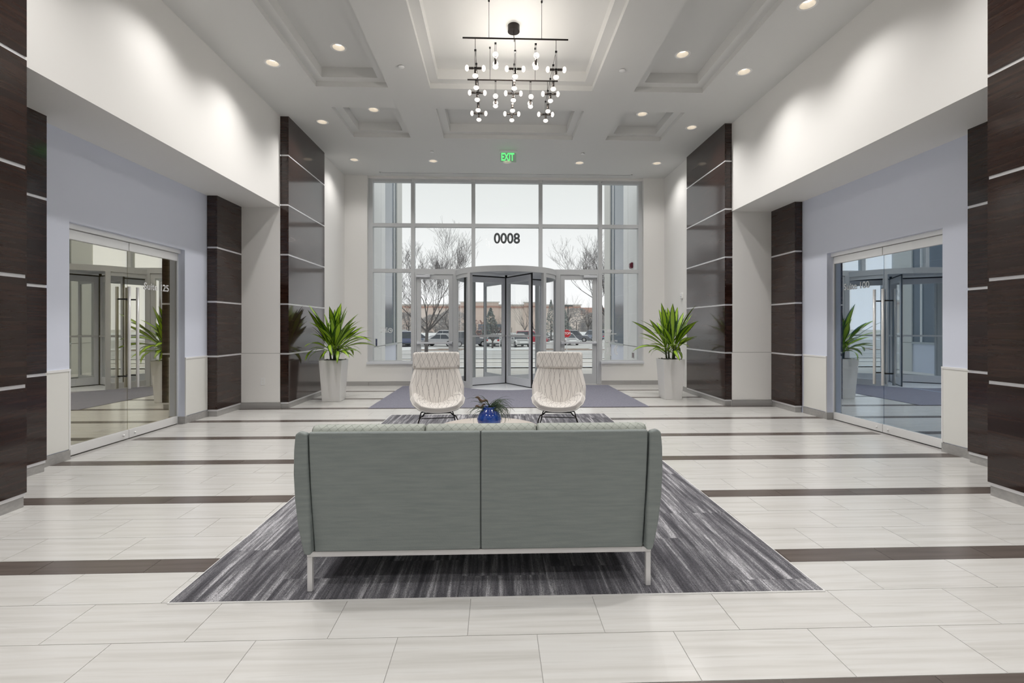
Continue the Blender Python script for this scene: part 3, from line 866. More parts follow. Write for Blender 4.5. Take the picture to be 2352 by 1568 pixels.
# ------------------------------------------------------------------ coffee table, vase, air plants
tb = thing('coffee_table', 'low round pale oak coffee table between sofa and lounge chairs', 'table', (-.07, 4.46, .008))
obj('tabletop', MB().lathe([(0, .385), (.44, .385), (.468, .398), (.474, .412), (.468, .42), (0, .42)], 56), 'table', tb, True, bevel=.0)
obj('column', MB().lathe([(.05, .02), (.045, .06), (.045, .385)], 24), 'white_metal', tb, True)
obj('foot', MB().lathe([(0, .0), (.26, .0), (.26, .012), (.05, .03), (0, .03)], 40), 'white_metal', tb, True)
vs = thing('vase', 'round glossy blue glazed vase on the coffee table', 'vase', (-.062, 4.46, .428))
obj('body', MB().lathe([(0, .0), (.075, .0), (.098, .022), (.113, .055), (.115, .08), (.104, .115), (.083, .148), (.066, .168), (.058, .180), (.062, .190), (.058, .191), (.052, .178), (.06, .150), (0, .14)], 40), 'vase', vs, True)
ap = thing('air_plant', 'tuft of thin grassy air plant blades spilling from the blue vase', 'plant', (-.062, 4.46, .60))
bl = MB()
r2 = random.Random(3)
for k in range(105):
    right = k < 80
    a = r2.uniform(-1.1, 1.1) if right else r2.uniform(1.6, 4.3)
    L = r2.uniform(.14, .30) if right else r2.uniform(.12, .30)
    el = r2.uniform(.25, 1.35); droop = r2.uniform(1.2, 3.0) if right else r2.uniform(.8, 2.4)
    p = Vector((r2.uniform(-.02, .035), r2.uniform(-.025, .025), -.02)); pts = [p.copy()]
    for j in range(9):
        e = el - droop * (j / 8) ** 1.3
        p = p + Vector((cos(a) * cos(e), sin(a) * cos(e), sin(e))) * L / 9
        if (p.z < -.165): p.z = -.165
        pts.append(p.copy())
    bl.tube(pts, [.003 * (1 - .75 * j / 9) for j in range(10)], 4)
tag(obj('blades', bl, 'blade', ap), kind='stuff')
dwd = thing('driftwood', 'dark curled driftwood pieces tucked in the blue vase', 'driftwood', (-.10, 4.44, .60))
for (cx, cz, ax, s) in ((-.035, .085, .35, 1.0), (-.045, .025, -.2, .8)):
    obj('wood_piece', MB().grid(lambda u, v, s=s: ((u - .5) * .13 * s, (cos(v * 2 * pi)) * .020 * s * (.15 + sin(pi * u) ** .7), sin(v * 2 * pi) * .013 * s * (.15 + sin(pi * u) ** .7) + .012 * sin(9 * u)), 10, 10)
        .xf(Matrix.Translation((cx, 0, cz)) @ Matrix.Rotation(ax, 4, 'Y')), 'driftwood', dwd, True)

# ------------------------------------------------------------------ lounge chairs
def lounge_chair():
    """local: faces -Y, feet at z 0"""
    t = thing('lounge_chair', 'x', 'chair')
    def lerp(tab, v):
        for (a, b) in zip(tab[:-1], tab[1:]):
            if v <= b[0]:
                k = (v - a[0]) / (b[0] - a[0]); k = k * k * (3 - 2 * k)
                return [p + (q - p) * k for p, q in zip(a[1:], b[1:])]
        return list(tab[-1][1:])
    # backrest: v -> y, z, half width, forward curl of the edges
    bt = [(0, .17, .40, .215, .10), (.22, .195, .50, .285, .15), (.5, .235, .64, .300, .115), (.8, .275, .79, .272, .06), (1, .30, .87, .255, .035)]
    def back(u, v):
        y, z, w, c = lerp(bt, v); q = 2 * u - 1
        return (q * w, y - c * abs(q) ** 2.6 + .015 * (1 - q * q), z)
    obj('backrest', MB().grid(back, 20, 18), 'cloth', t, True, solid=.055, bevel=.018, angle=60)
    # seat pan: v runs from the back to the rounded front edge
    st = [(0, .22, .375, .235, .155), (.3, .08, .365, .300, .175), (.6, -.10, .385, .315, .135), (.85, -.245, .405, .285, .07), (1, -.315, .395, .215, .03)]
    def seat(u, v):
        y, z, w, c = lerp(st, v); q = 2 * u - 1
        return (q * w, y + .03 * abs(q) ** 2, z + c * abs(q) ** 2.4)
    obj('seat', MB().grid(seat, 20, 18), 'cloth', t, True, solid=.055, bevel=.018, angle=60)
    obj('seat_shell', MB().grid(lambda u, v: tuple(Vector(seat(u, v)) * 1.0 + Vector(((2 * u - 1) * .006, 0, -.006))), 16, 14), 'shell', t, True, solid=.012)
    def head(u, v):
        q = 2 * u - 1
        return (q * .272, .272 + .035 * v - .045 * abs(q) ** 2.5, .842 + .205 * v)
    obj('headrest', MB().grid(head, 14, 8), 'cloth', t, True, solid=.075, bevel=.028, angle=60)
    for s in (-1, 1):
        obj('leg', MB().tube([(s * .17, -.14, .335), (s * .205, -.165, .32), (s * .225, -.18, .27), (s * .275, -.235, .006)], .0075, 8), 'bronze', t, True)
        obj('leg', MB().tube([(s * .14, .13, .335), (s * .19, .15, .32), (s * .205, .155, .27), (s * .265, .235, .006)], .0075, 8), 'black', t, True)
    obj('cross_bar', MB().tube([(-.212, .162, .245), (.212, .162, .245)], .0055, 8), 'black', t, True)
    obj('under_frame', MB().tube([(-.17, -.14, .335), (-.14, .13, .335)], .008, 8).tube([(.17, -.14, .335), (.14, .13, .335)], .008, 8).tube([(-.155, 0, .335), (.155, 0, .335)], .008, 8), 'black', t, True)
    return t
ch = lounge_chair()
ch2 = copy_tree(ch)
for o, (x, y), rz, w in ((ch, (-.69, 5.66), .17, 'left'), (ch2, (.745, 5.66), -.17, 'right')):
    o.location = (x, y, .009); o.rotation_euler = (0, 0, rz)
    tag(o, f'high-backed lounge chair in grey lined cloth, standing {w} of the blue vase', 'chair', 'pair of lounge chairs')

# ------------------------------------------------------------------ potted dracaenas
def leaf_mesh(L, W, bend, cup=.16):
    mb = MB()
    def f(u, v):
        k = v
        w = W * (.20 + .80 * min(1, k / .58) ** 2.0) * (1 if k < .66 else max(.02, 1 - ((k - .66) / .34) ** 1.8))
        n = 24; x = z = 0.
        for i in range(int(n * k)):
            a = bend * ((i + .5) / n) ** 1.6
            x += sin(a) * L / n; z += cos(a) * L / n
        q = 2 * u - 1
        a = bend * k ** 1.6
        return (x - cos(a) * -abs(q) * w * cup * .5 * -1, q * w / 2, z + sin(a) * -abs(q) * w * cup * .5)
    return mb.grid(f, 2, 9).mesh('leaf', M['leaf'], True)
LEAVES = [leaf_mesh(L, W, b) for L, W, b in ((.64, .098, .2), (.74, .102, .35), (.74, .098, .65), (.68, .096, 1.0), (.64, .090, 1.5), (.66, .092, 2.2), (.50, .086, .4), (.58, .084, 1.7))]
def potted_plant(x, y, seed, label, extra, n=66):
    side = -1 if x < XC else 1
    t = thing('potted_plant', label, 'plant', (x, y, 0), 0, 'pair of potted dracaenas')
    def sq(h, z): return [(-h, -h, z), (h, -h, z), (h, h, z), (-h, h, z)]
    p = MB()
    lv = [sq(.158, 0), sq(.162, .012), sq(.205, .748), sq(.203, .756), sq(.182, .756), sq(.178, .70)]
    for l in lv: p.v += l
    for i in range(len(lv) - 1):
        for k in range(4):
            k2 = (k + 1) % 4
            p.f.append((i * 4 + k, i * 4 + k2, (i + 1) * 4 + k2, (i + 1) * 4 + k))
    p.f.append((3, 2, 1, 0)); p.f.append(tuple(20 + k for k in range(4)))
    obj('pot', p, 'pot', t, bevel=.006)
    r = random.Random(seed)
    st = MB()
    for k in range(90):
        st.sphere((r.uniform(-.165, .165), r.uniform(-.165, .165), .742 + r.uniform(-.01, .012)), r.uniform(.012, .026), 6, 4, (1, 1, .7))
    tag(obj('pebbles', st, 'pebble', t, True), kind='stuff')
    canes = [(-.06, .02), (.06, -.02), (.0, .07), (.02, -.06)]
    for (cx, cyy) in canes:
        obj('cane', MB().tube([(cx, cyy, .72), (cx * 1.25, cyy * 1.2, .86), (cx * 1.5, cyy * 1.5, 1.02)], [.018, .016, .012], 8), 'cane', t, True)
    spec = []
    for k in range(n):
        q = k / n
        az = k * 2.39996 + r.uniform(-.3, .3)
        if q < .30: tilt, mi, sc_ = r.uniform(.05, .40), r.choice((0, 1, 6)), r.uniform(.95, 1.22)
        elif q < .66: tilt, mi, sc_ = r.uniform(.40, .85), r.choice((0, 1, 2, 2)), r.uniform(.9, 1.18)
        else: tilt, mi, sc_ = r.uniform(.75, 1.2), r.choice((2, 3, 4, 5, 7)), r.uniform(.75, 1.0)
        c = canes[k % 4]
        h = .80 + .22 * (1 - q) + r.uniform(0, .06)
        spec.append((c[0] * 1.3, c[1] * 1.3, h, az, tilt, mi, sc_))
    spec += extra
    for (cx, cyy, h, az, tilt, mi, sc_) in spec:
        for _ in range(12):                       # keep the blade clear of the wood column beside the pot
            mt = Matrix.Rotation(az, 4, 'Z') @ Matrix.Rotation(tilt, 4, 'Y')
            far = max((mt @ v.co).x * side * sc_ for v in LEAVES[mi].vertices)
            if far + cx * side < .42: break
            tilt *= .86; az += .12 * (1 if sin(az) * cos(az) * side > 0 else -1); sc_ *= .985
        o = link('leaf', LEAVES[mi], t, (cx, cyy, h))
        o.rotation_euler = (Matrix.Rotation(az, 4, 'Z') @ Matrix.Rotation(tilt, 4, 'Y') @ Matrix.Rotation(r.uniform(-.5, .5), 4, 'Z')).to_euler()
        o.scale = (sc_,) * 3
    return t
potted_plant(-3.005, 8.935, 11, 'bushy variegated dracaena in a tall white tapered pot by the left wood column',
             [(.08, -.03, .98, -.05, 1.0, 3, 1.15), (.08, 0, .95, .0, 1.2, 3, 1.25), (.06, -.05, 1.0, -.3, .9, 4, 1.2), (-.08, 0, 1.0, 3.9, .8, 1, 1.15), (-.08, -.05, .98, 4.1, .95, 2, 1.15), (-.06, -.06, .95, 4.35, 1.1, 3, 1.1), (-.05, -.08, .92, 4.2, 1.25, 4, 1.1), (-.06, -.05, 1.02, 4.0, .6, 1, 1.2), (-.08, .0, .98, 3.75, .5, 0, 1.25), (.05, -.05, 1.0, -.7, .7, 1, 1.2), (0, -.1, .95, -1.5, 1.0, 5, .9)], 74)
potted_plant(3.328, 8.975, 29, 'sparser variegated dracaena in a tall white tapered pot by the right wood column',
             [(-.08, -.02, 1.0, 3.2, .85, 1, 1.15), (-.08, 0, .9, 3.0, 1.1, 4, 1.1), (.08, -.05, 1.05, -.1, .75, 1, 1.2)], 52)

# ------------------------------------------------------------------ chandelier
cdl = thing('chandelier', 'black wire chandelier of many small lit bulbs hung from the middle coffer', 'chandelier', (.22, 5.9, CT))
def cz(z): return z - CT
obj('ceiling_canopy', MB().lathe([(.074, .0), (.074, -.075), (0, -.078)], 28), 'bronze', cdl)
obj('feed_cord', MB().tube([(0, 0, -.075), (0, -.2, -.32), (0, -.46, -.44)], .0045, 6), 'black', cdl)
PX = [-.455, -.225, .0, .243, .470]
for y in (-.46, .46):
    obj('bar', MB().tube([(-.60, y, cz(4.66)), (.61, y, cz(4.66))], .009, 10), 'bronze', cdl)
    for x in (-.30, .305):
        obj('cable', MB().tube([(x, y, 0), (x, y, cz(4.66))], .0028, 6).lathe([(.011, -.02), (.011, .0)], 8, (x, y)), 'black', cdl)
ROWS = [-.46, -.19, .11, .40, .69]
def bulb_mesh():
    shell = MB().sphere((0, 0, .022), .034, 16, 10, (1, 1, .68)); n = len(shell.f)
    shell.sphere((0, 0, .018), .011, 8, 6)
    me = shell.mesh('bulb', M['bulb_glass'], True); me.materials.append(M['bulb'])
    for p in me.polygons: p.material_index = 0 if p.index < n else 1
    return me
bulb_me = bulb_mesh()
sock_me = MB().tube([(0, 0, -.055), (0, 0, .004)], .0135, 10).mesh('socket', M['socket'], True)
def dir_rot(d): return Vector((0, 0, 1)).rotation_difference(Vector(d)).to_euler()
def pendant(x, y, ztop, zarm, drop, arms):
    p = obj('pendant', MB().tube([(x - .007, y, cz(ztop)), (x - .007, y, cz(zarm - drop + .07))], .0022, 5).tube([(x + .007, y, cz(ztop)), (x + .007, y, cz(zarm - drop + .07))], .0022, 5)
            .box(x - .012, x + .012, y - .006, y + .006, cz(ztop) - .02, cz(ztop)).box(x - .014, x + .014, y - .01, y + .01, cz(zarm) - .01, cz(zarm) + .01), 'black', cdl)
    ends = [((x, y, cz(zarm - drop + .035)), (0, 0, -1))]
    for d in arms:
        e = Vector((x, y, cz(zarm))) + Vector(d) * .073
        ends.append((tuple(e), d))
        obj('arm', MB().tube([(x, y, cz(zarm)), tuple(e)], .0035, 6), 'black', p)
    for loc, d in ends:
        link('socket', sock_me, p, loc, dir_rot(d)); link('bulb', bulb_me, p, loc, dir_rot(d))
for i in (0, 2, 4):
    obj('long_rod', MB().tube([(PX[i], ROWS[0], cz(4.53)), (PX[i], ROWS[-1], cz(4.50))], .0025, 6), 'black', cdl)
    for y in (-.46, .46): obj('hanger', MB().tube([(PX[i], y, cz(4.66)), (PX[i], y, cz(4.51))], .003, 6), 'black', cdl)
    for k, y in enumerate(ROWS):
        pendant(PX[i], y, 4.53 - .007 * k, 4.315, .10, ((1, 0, 0), (-1, 0, 0)) if k % 2 == 0 else ())
for i in (1, 3):
    for y, za in ((-.38, 4.465), (.46, 4.40)):
        pendant(PX[i], y, 4.66, za, .10, ((0, 1, 0), (0, -1, 0)))
for x in (-.34, 0, .34):
    for y in (-.3, .28):
        light('chandelier_glow', 'POINT', (.22 + x * .6, 5.9 + y, 4.40), FILL_W / 6, (1, .93, .84), shadow_soft_size=.05)

# ------------------------------------------------------------------ exit sign, outlet, wall sensor
ex = thing('exit_sign', 'green edge-lit EXIT sign hanging under the ceiling before the entrance', 'exit sign', (.245, 9.49, H))
obj('mount', MB().box(-.175, .175, -.03, .03, -.04, 0), 'white_metal', ex, bevel=.004)
obj('panel', MB().box(-.16, .16, -.004, .004, -.235, -.04), 'exit_panel', ex)
obj('bottom_edge', MB().box(-.16, .16, -.005, .005, -.24, -.235), 'whitetrim', ex)
text_mesh('EXIT', .205, 'exit_green', 'lettering', ex, Matrix.Translation((-.012, -.008, -.135)) @ Matrix.Rotation(pi / 2, 4, 'X'), .006, .003, xscale=.62)
ot = thing('wall_outlet', 'white duplex outlet low on the left alcove end wall', 'outlet', (-3.88, 8.062, .455))
obj('plate', MB().box(-.036, .036, -.006, 0, -.058, .058), 'whitetrim', ot, bevel=.003)
for z in (-.022, .022): obj('socket', MB().box(-.014, .014, -.008, -.006, z - .013, z + .013), 'wainscot', ot)
wsn = thing('wall_sensor', 'small white sensor box high on the right wall behind the right plant', 'sensor', (3.99, 10.06, 2.03))
obj('case', MB().box(-.035, 0, -.05, .05, -.06, .06), 'whitetrim', wsn, bevel=.008)
obj('eye', MB().sphere((-.036, -.01, -.01), .016), 'alu', wsn, True)

# ------------------------------------------------------------------ outdoors: the building's own side wings
for side, s, x in (('left', -1, -2.965), ('right', 1, 3.475)):
    w = thing(f'wall_exterior_{side}', f'white clad wing wall with a tall dark window outside, {side} of the entrance', 'wall', (x, 13.1, 0), 0, None, 'structure')
    th = s * .3
    def sb(y0, y1, z0, z1, dx=0): return MB().box(dx, th, y0 - 13.1, y1 - 13.1, z0, z1)
    obj('core', MB().box(s * .06, th, -1.64, 2.02, -.1, 6.5), 'ext_pier', w)
    for (a, b) in ((11.46, 12.41), (12.425, 12.86)):
        for (z0, z1) in ((-.05, .868), (.882, 6.5)): obj('cladding_panel', sb(a, b, z0, z1), 'ext_panel', w)
    for (z0, z1) in ((-.05, .868), (.882, 6.5)): obj('cladding_panel', sb(14.40, 15.15, z0, z1), 'ext_pier', w)
    obj('window_glass', MB().box(s * .04, s * .06, 12.86 - 13.1, 14.40 - 13.1, .9, 6.5), 'ext_glass', w)
    obj('window_mullion', MB().box(s * .01, s * .05, 14.06 - 13.1, 14.12 - 13.1, .9, 6.5), 'ext_panel', w)
    obj('window_sill', MB().box(-s * .01, s * .06, 12.86 - 13.1, 14.40 - 13.1, .84, .9), 'letters_grey', w)
    obj('spandrel', MB().box(s * .035, s * .06, 12.86 - 13.1, 14.40 - 13.1, -.05, .84), 'lavender', w)
al = thing('alarm_strobe', 'small dark red alarm strobe on the right exterior wing wall', 'alarm', (3.475, 12.04, 2.93))
obj('case', MB().box(-.05, 0, -.09, .09, -.07, .07), 'red_device', al, bevel=.012)
obj('horn', MB().box(-.065, -.05, -.05, .05, -.045, .045), 'red_device', al)
kr = thing('card_reader', 'narrow navy card reader on the left exterior wing wall', 'card reader', (-2.965, 11.86, .98))
obj('case', MB().box(0, .03, -.04, .04, -.09, .09), 'navy_device', kr, bevel=.01)
obj('back_plate', MB().box(-.0, .008, -.06, .06, -.11, .11), 'whitetrim', kr)
nt_ = thing('notice', 'small white printed notice on the right exterior wing wall', 'notice', (3.475, 11.97, .62))
obj('sheet', MB().box(-.004, 0, -.16, .16, -.16, .16), 'signwhite', nt_)
for (y, z, h, m) in ((-.09, .02, .07, 'letters'), (-.03, .03, .06, 'red_device'), (.04, .02, .07, 'letters'), (.02, -.11, .02, 'letters')):
    obj('print_block', MB().box(-.006, -.004, y - .022, y + .022, z - h, z + h), m, nt_)

# ------------------------------------------------------------------ outdoors: ground
def gz(y):
    if y < 16: return -.03
    if y < 50: return -.03 - .95 * (y - 16) / 34
    return -.98
def strip(mb, y0, y1, x0=-90, x1=90, dz=0., n=6):
    for k in range(n):
        a, b = y0 + (y1 - y0) * k / n, y0 + (y1 - y0) * (k + 1) / n
        mb.quad((x0, a, gz(a) + dz), (x1, a, gz(a) + dz), (x1, b, gz(b) + dz), (x0, b, gz(b) + dz))
    return mb
ground = tag(obj('ground', strip(strip(MB(), 11.35, 50, n=20), 50, 420, -300, 300, n=4), 'concrete'), 'pale winter pavement outside the entrance', 'ground', kind='structure')
obj('driveway', strip(MB(), 24.5, 42, dz=.012), 'asphalt', ground)
obj('parking_lot', strip(MB(), 51.5, 110, dz=.015), 'asphalt', ground)
cb = MB()
for y0, y1 in ((16.2, 16.8), (20.0, 20.35), (23.9, 24.5), (31.5, 31.9), (42, 42.8)): strip(cb, y0, y1, dz=.03, n=2)
obj('snow_line', cb, 'snow', ground)
obj('planting_bed', strip(MB(), 43, 50.5, dz=.03), 'mulch', ground)
sn = MB()
r3 = random.Random(5)
for k in range(110):
    y = r3.uniform(43, 51) if k < 50 else r3.uniform(72, 82)
    x = r3.uniform(-30, 32)
    w = r3.uniform(.5, 2.2)
    sn.sphere((x, y, gz(y) + .02), w, 8, 4, (1, .5, .10))
tag(obj('snow_patches', sn, 'snow', None, True), 'thin patches of melting snow beyond the driveway', 'snow', kind='stuff')
bank = tag(obj('snow_bank', MB().grid(lambda u, v: (-60 + 130 * u, 84 + 13 * v, gz(90) - .02 + 1.3 * sin(pi * min(1, v * .7 + .01)) + .12 * sin(40 * u) * sin(7 * v)), 60, 8), 'snow', None, True),
           'long low white snow bank beyond the parked cars', 'snow bank', kind='stuff')

# cars
def build_car(kind):
    """local: length along X (front +X), ground z 0"""
    t = thing('car', 'x', 'car')
    L = 4.7
    suv = kind == 'suv'
    hb, hr = (1.05, 1.74) if suv else (.92, 1.44)
    low = [(-2.3, .36), (-2.34, .62), (-2.25, hb - .03), (-1.2, hb), (.95, hb), (1.85, hb - .13), (2.28, hb - .33), (2.34, .5), (2.25, .30), (-2.2, .28)]
    body = obj('body', MB().prism(low, 'y', -.88, .88), 'car_silver', t, bevel=.07, angle=20)
    rear, roof0, roof1, front = (-2.15, -1.95, .35, 1.0) if suv else (-1.75, -1.0, .25, 1.05)
    gh = MB()
    for z, k, e in ((hb - .02, .86, 0), (hr, .64, 1)):
        a, b = (rear, front) if not e else (roof0, roof1)
        gh.v += [(a, -k, z), (b, -k, z), (b, k, z), (a, k, z)]
    gh.f += [(0, 1, 5, 4), (1, 2, 6, 5), (2, 3, 7, 6), (3, 0, 4, 7), (4, 5, 6, 7)]
    obj('windows', gh, 'carglass', t)
    obj('roof', MB().box(roof0 - .04, roof1 + .04, -.67, .67, hr - .03, hr + .03), 'car_silver', t, bevel=.03)
    pl = MB()
    for xx, xt in ((rear + .05, roof0), (-.35, -.3), (front, roof1)):
        for s in (-1, 1): pl.tube([(xx, s * .865, hb - .03), (xt, s * .655, hr)], .04, 5)
    obj('pillars', pl, 'car_silver', t)
    for x in (-1.42, 1.42):
        for s in (-1, 1):
            w = obj('wheel', MB().tube([(x, s * .70, .34), (x, s * .90, .34)], .34, 18), 'tyre', t)
            obj('hub', MB().tube([(x, s * .89, .34), (x, s * .915, .34)], .21, 12), 'hub', w)
    obj('headlights', MB().box(2.16, 2.30, -.80, -.48, .62, .74).box(2.16, 2.30, .48, .80, .62, .74), 'headlight', t, bevel=.03)
    obj('tail_lights', MB().box(-2.33, -2.22, -.80, -.58, .68, .88).box(-2.33, -2.22, .58, .80, .68, .88), 'stop', t)
    obj('bumper', MB().box(2.25, 2.37, -.80, .80, .30, .46).box(-2.38, -2.28, -.80, .80, .32, .46), 'letters', t, bevel=.03)
    obj('snow_cover', MB().box(roof0 + .05, roof1 - .05, -.60, .60, hr + .03, hr + .10).box(1.1, 1.9, -.70, .70, hb - .08, hb - .0), 'snow', t, bevel=.05)
    return t
protos = {k: build_car(k) for k in ('suv', 'sedan')}
used = set()
def car(kind, u, y, heading, paint, label, snow=True):
    x = ((u - 1176) / FPX + YAW) * y
    o = protos[kind] if kind not in used else copy_tree(protos[kind])
    used.add(kind)
    o.location = (x, y, gz(y)); o.rotation_euler = (0, 0, R(heading))
    tag(o, label, 'car', 'cars parked beyond the driveway')
    return o, paint
fleet = [
    car('suv', 1080, 57, 12, 'charcoal', 'dark snow-topped SUV in the front row, seen through the left wing of the revolving door'),
    car('sedan', 1143, 58, 75, 'pearl', 'white snowy car nosing out just left of the revolving door shaft'),
    car('sedan', 1192, 56, -78, 'pearl', 'white snowy car nosing forward just right of the revolving door shaft'),
    car('suv', 1222, 66, -15, 'red', 'bright red pickup-like SUV right of the revolving door shaft'),
    car('suv', 1103, 82, 170, 'maroon', 'maroon SUV in the back row behind the dark snow-topped SUV'),
    car('suv', 1140, 84, 95, 'pearl', 'white van-like SUV in the back row behind the revolving door'),
    car('sedan', 1246, 80, -20, 'pearl', 'white car in the back row behind the red SUV'),
    car('sedan', 1012, 58, 165, 'silver', 'silver sedan behind the bare tree, seen through the left swing door'),
    car('suv', 1018, 76, 160, 'silver', 'silver snow-topped SUV in the back row, behind the silver sedan'),
    car('sedan', 962, 62, 20, 'steelblue', 'grey blue sedan at the left stile of the left swing door'),
    car('suv', 934, 58, 100, 'navy', 'dark blue SUV seen through the left side pane'),
    car('suv', 931, 80, 15, 'silver', 'pale silver SUV in the back row seen through the left side pane'),
    car('suv', 1322, 74, -14, 'charcoal', 'dark grey SUV parked behind the stop sign'),
    car('sedan', 1304, 62, -80, 'pearl', 'white car below the stop sign, seen through the right swing door'),
    car('suv', 1362, 80, 110, 'steelblue', 'blue grey SUV at the right edge of the right swing door'),
    car('suv', 1388, 82, 60, 'charcoal', 'dark SUV seen through the right side pane'),
]
for o, paint in fleet:
    if paint == 'silver': continue
    for ch_ in o.children:
        if ch_.name.split('.')[0] in ('body', 'roof', 'pillars'):
            me_key = (ch_.data.name, paint)
            ch_.data = ch_.data.copy(); ch_.data.materials.clear(); ch_.data.materials.append(M['car_' + paint])

# trees
def bare_tree(x, y, h, trunk_h, spread, seed, label, lean=0., depth=5, r0=.11):
    t = thing('bare_tree', label, 'tree', (x, y, gz(y)), 0, 'bare winter trees')
    r = random.Random(seed)
    obj('trunk', MB().tube([(0, 0, -.1), (.03 * lean, 0, trunk_h * .6), (.08 * lean, 0, trunk_h)], [r0 * 1.15, r0, r0 * .9], 8), 'bark', t, True)
    mb = MB()
    def grow(p, d, L, rad, lev):
        pts = [p.copy()]; q = p.copy(); dd = d.copy()
        n = 4 if lev < 3 else 3
        for i in range(n):
            dd = (dd + Vector((r.uniform(-.16, .16), r.uniform(-.16, .16), .11))).normalized()
            q = q + dd * L / n; pts.append(q.copy())
        mb.tube(pts, [max(.004, rad * (1 - .55 * i / n)) for i in range(n + 1)], 5 if lev < 2 else 3, cap=False)
        if lev >= depth: return
        for k in range(3 if lev < 3 else 4):
            i = r.randint(1, n) if k else n
            ax = Vector((r.uniform(-1, 1), r.uniform(-1, 1), r.uniform(-.3, .8))).normalized()
            nd = (dd * .95 + ax * r.uniform(.55, .95)).normalized()
            grow(pts[i], nd, L * r.uniform(.58, .80), rad * .50 * (1 - .1 * i / n), lev + 1)
    top = Vector((.08 * lean, 0, trunk_h))
    for k in range(6):
        a = 2 * pi * k / 6 + r.uniform(-.3, .3)
        e = r.uniform(.55, 1.25)
        d = Vector((cos(a) * cos(e) * spread + .25 * lean, sin(a) * cos(e) * spread, sin(e))).normalized()
        grow(top, d, (h - trunk_h) * r.uniform(.36, .46), r0 * .55, 1)
    tag(obj('branches', mb, 'bark', t), kind='stuff')
    return t
def ux(u, y): return ((u - 1176) / FPX + YAW) * y
bare_tree(ux(980, 31), 31, 7.4, 1.5, 1.0, 4, 'tall bare tree with a forked trunk seen through the left swing door', .6, 6)
bare_tree(ux(1412, 29), 29, 6.8, 1.9, 1.25, 9, 'bare spreading tree reaching over the right swing door', -1.2, 6)
bare_tree(ux(1131, 48), 48, 3.6, .8, 1.1, 14, 'small dark bare tree in the planting bed left of the revolving door shaft', .2, 4, .09)
bare_tree(ux(1206, 92), 92, 8.5, 1.6, .8, 21, 'thin bare tree before the tan building, right of the revolving door shaft', 0, 4, .10)
bare_tree(ux(1228, 96), 96, 8.0, 1.6, .8, 24, 'thin bare tree before the tan building, above the red SUV', 0, 4, .10)
bare_tree(ux(1352, 100), 100, 9.0, 2.2, .9, 25, 'grey bare tree on the snow bank behind the right swing door', 0, 4, .12)
bare_tree(ux(1300, 100), 100, 9.5, 2.2, .9, 27, 'grey bare tree on the snow bank behind the light pole', 0, 4, .12)
bare_tree(ux(1030, 100), 100, 9.0, 2.0, .9, 31, 'grey bare tree far behind the left swing door', 0, 4, .12)
bare_tree(ux(940, 101), 101, 9.0, 2.0, .9, 33, 'grey bare tree far behind the left side pane', 0, 4, .12)

def bushy_tree(name, x, y, h, w, seed, m, label, cat='tree', conic=True, n=800, group=None, thin=.6):
    t = thing(name, label, cat, (x, y, gz(y)), 0, group)
    r = random.Random(seed)
    obj('trunk', MB().tube([(0, 0, -.1), (0, 0, h * .55)], [h * .022, h * .01], 6), 'bark', t)
    mb = MB()
    for k in range(n):
        q = r.random()
        z = h * (.10 + .88 * q)
        rad = (w * (1 - q) ** .8 if conic else w * (max(.02, sin(pi * (.12 + .82 * q))) ** .7)) * (.35 + .65 * r.random() ** .5)
        a = r.uniform(0, 2 * pi)
        c = Vector((cos(a) * rad, sin(a) * rad, z))
        s = w * r.uniform(.05, .12)
        for j in range(3):
            d1 = Vector((r.uniform(-1, 1), r.uniform(-1, 1), r.uniform(-.6, .8))).normalized() * s
            d2 = Vector((r.uniform(-1, 1), r.uniform(-1, 1), r.uniform(-1, 1))).normalized() * s * thin
            mb.quad(c - d1, c + d2, c + d1, c - d2 * .6)
    tag(obj('foliage', mb, m, t), kind='stuff')
    return t
bushy_tree('pine_tree', ux(1127, 70), 70, 5.2, 1.7, 2, 'pine', 'grey green pine tree seen through the left half of the revolving door')
bushy_tree('russet_shrub', ux(1098, 72), 72, 3.4, 1.5, 3, 'russet', 'russet leaved shrub left of the grey green pine', 'shrub', False, 260)
bushy_tree('russet_shrub', ux(1140, 71), 71, 2.4, 1.3, 6, 'russet', 'low russet leaved shrub at the foot of the grey green pine', 'shrub', False, 220)
bushy_tree('pine_tree', ux(1266, 76), 76, 6.8, 1.25, 8, 'pine', 'slim dark evergreen at the right edge of the revolving door')
bushy_tree('pine_tree', ux(1290, 96), 96, 7.0, 2.6, 12, 'pine', 'dark evergreen at the left stile of the right swing door')
for i, (u, y, h, w, lb) in enumerate(((1325, 104, 6.6, 4.2, 'grey winter thicket behind the stop sign'), (1368, 106, 5.6, 3.6, 'grey winter thicket at the right edge of the right swing door'),
                                     (1040, 106, 6.0, 4.5, 'grey winter thicket behind the left swing door'), (1000, 108, 5.2, 4.0, 'grey winter thicket behind the forked bare tree'),
                                     (935, 106, 5.6, 4.2, 'grey winter thicket behind the left side pane'), (1395, 104, 5.8, 3.6, 'grey winter thicket behind the right side pane'))):
    bushy_tree('thicket', ux(u, y), y, h, w, 40 + i, 'scrub', lb, 'shrub', False, 1500, 'winter thickets on the snow bank', .14)
for i, (u, y) in enumerate(((1196, 88), (1214, 90), (1236, 89))):
    bushy_tree('low_shrub', ux(u, y), y, 1.6, 2.2, 60 + i, 'scrub', ('low dark shrub on the snow bank, nearest the revolving door shaft', 'low dark shrub on the snow bank, middle of three', 'low dark shrub on the snow bank, above the red SUV')[i], 'shrub', False, 160, 'low shrubs on the snow bank', .2)
bushy_tree('pine_tree', -27, 36, 7.5, 2.4, 15, 'pine', 'broad pine out of direct view, mirrored in the right glass doors')

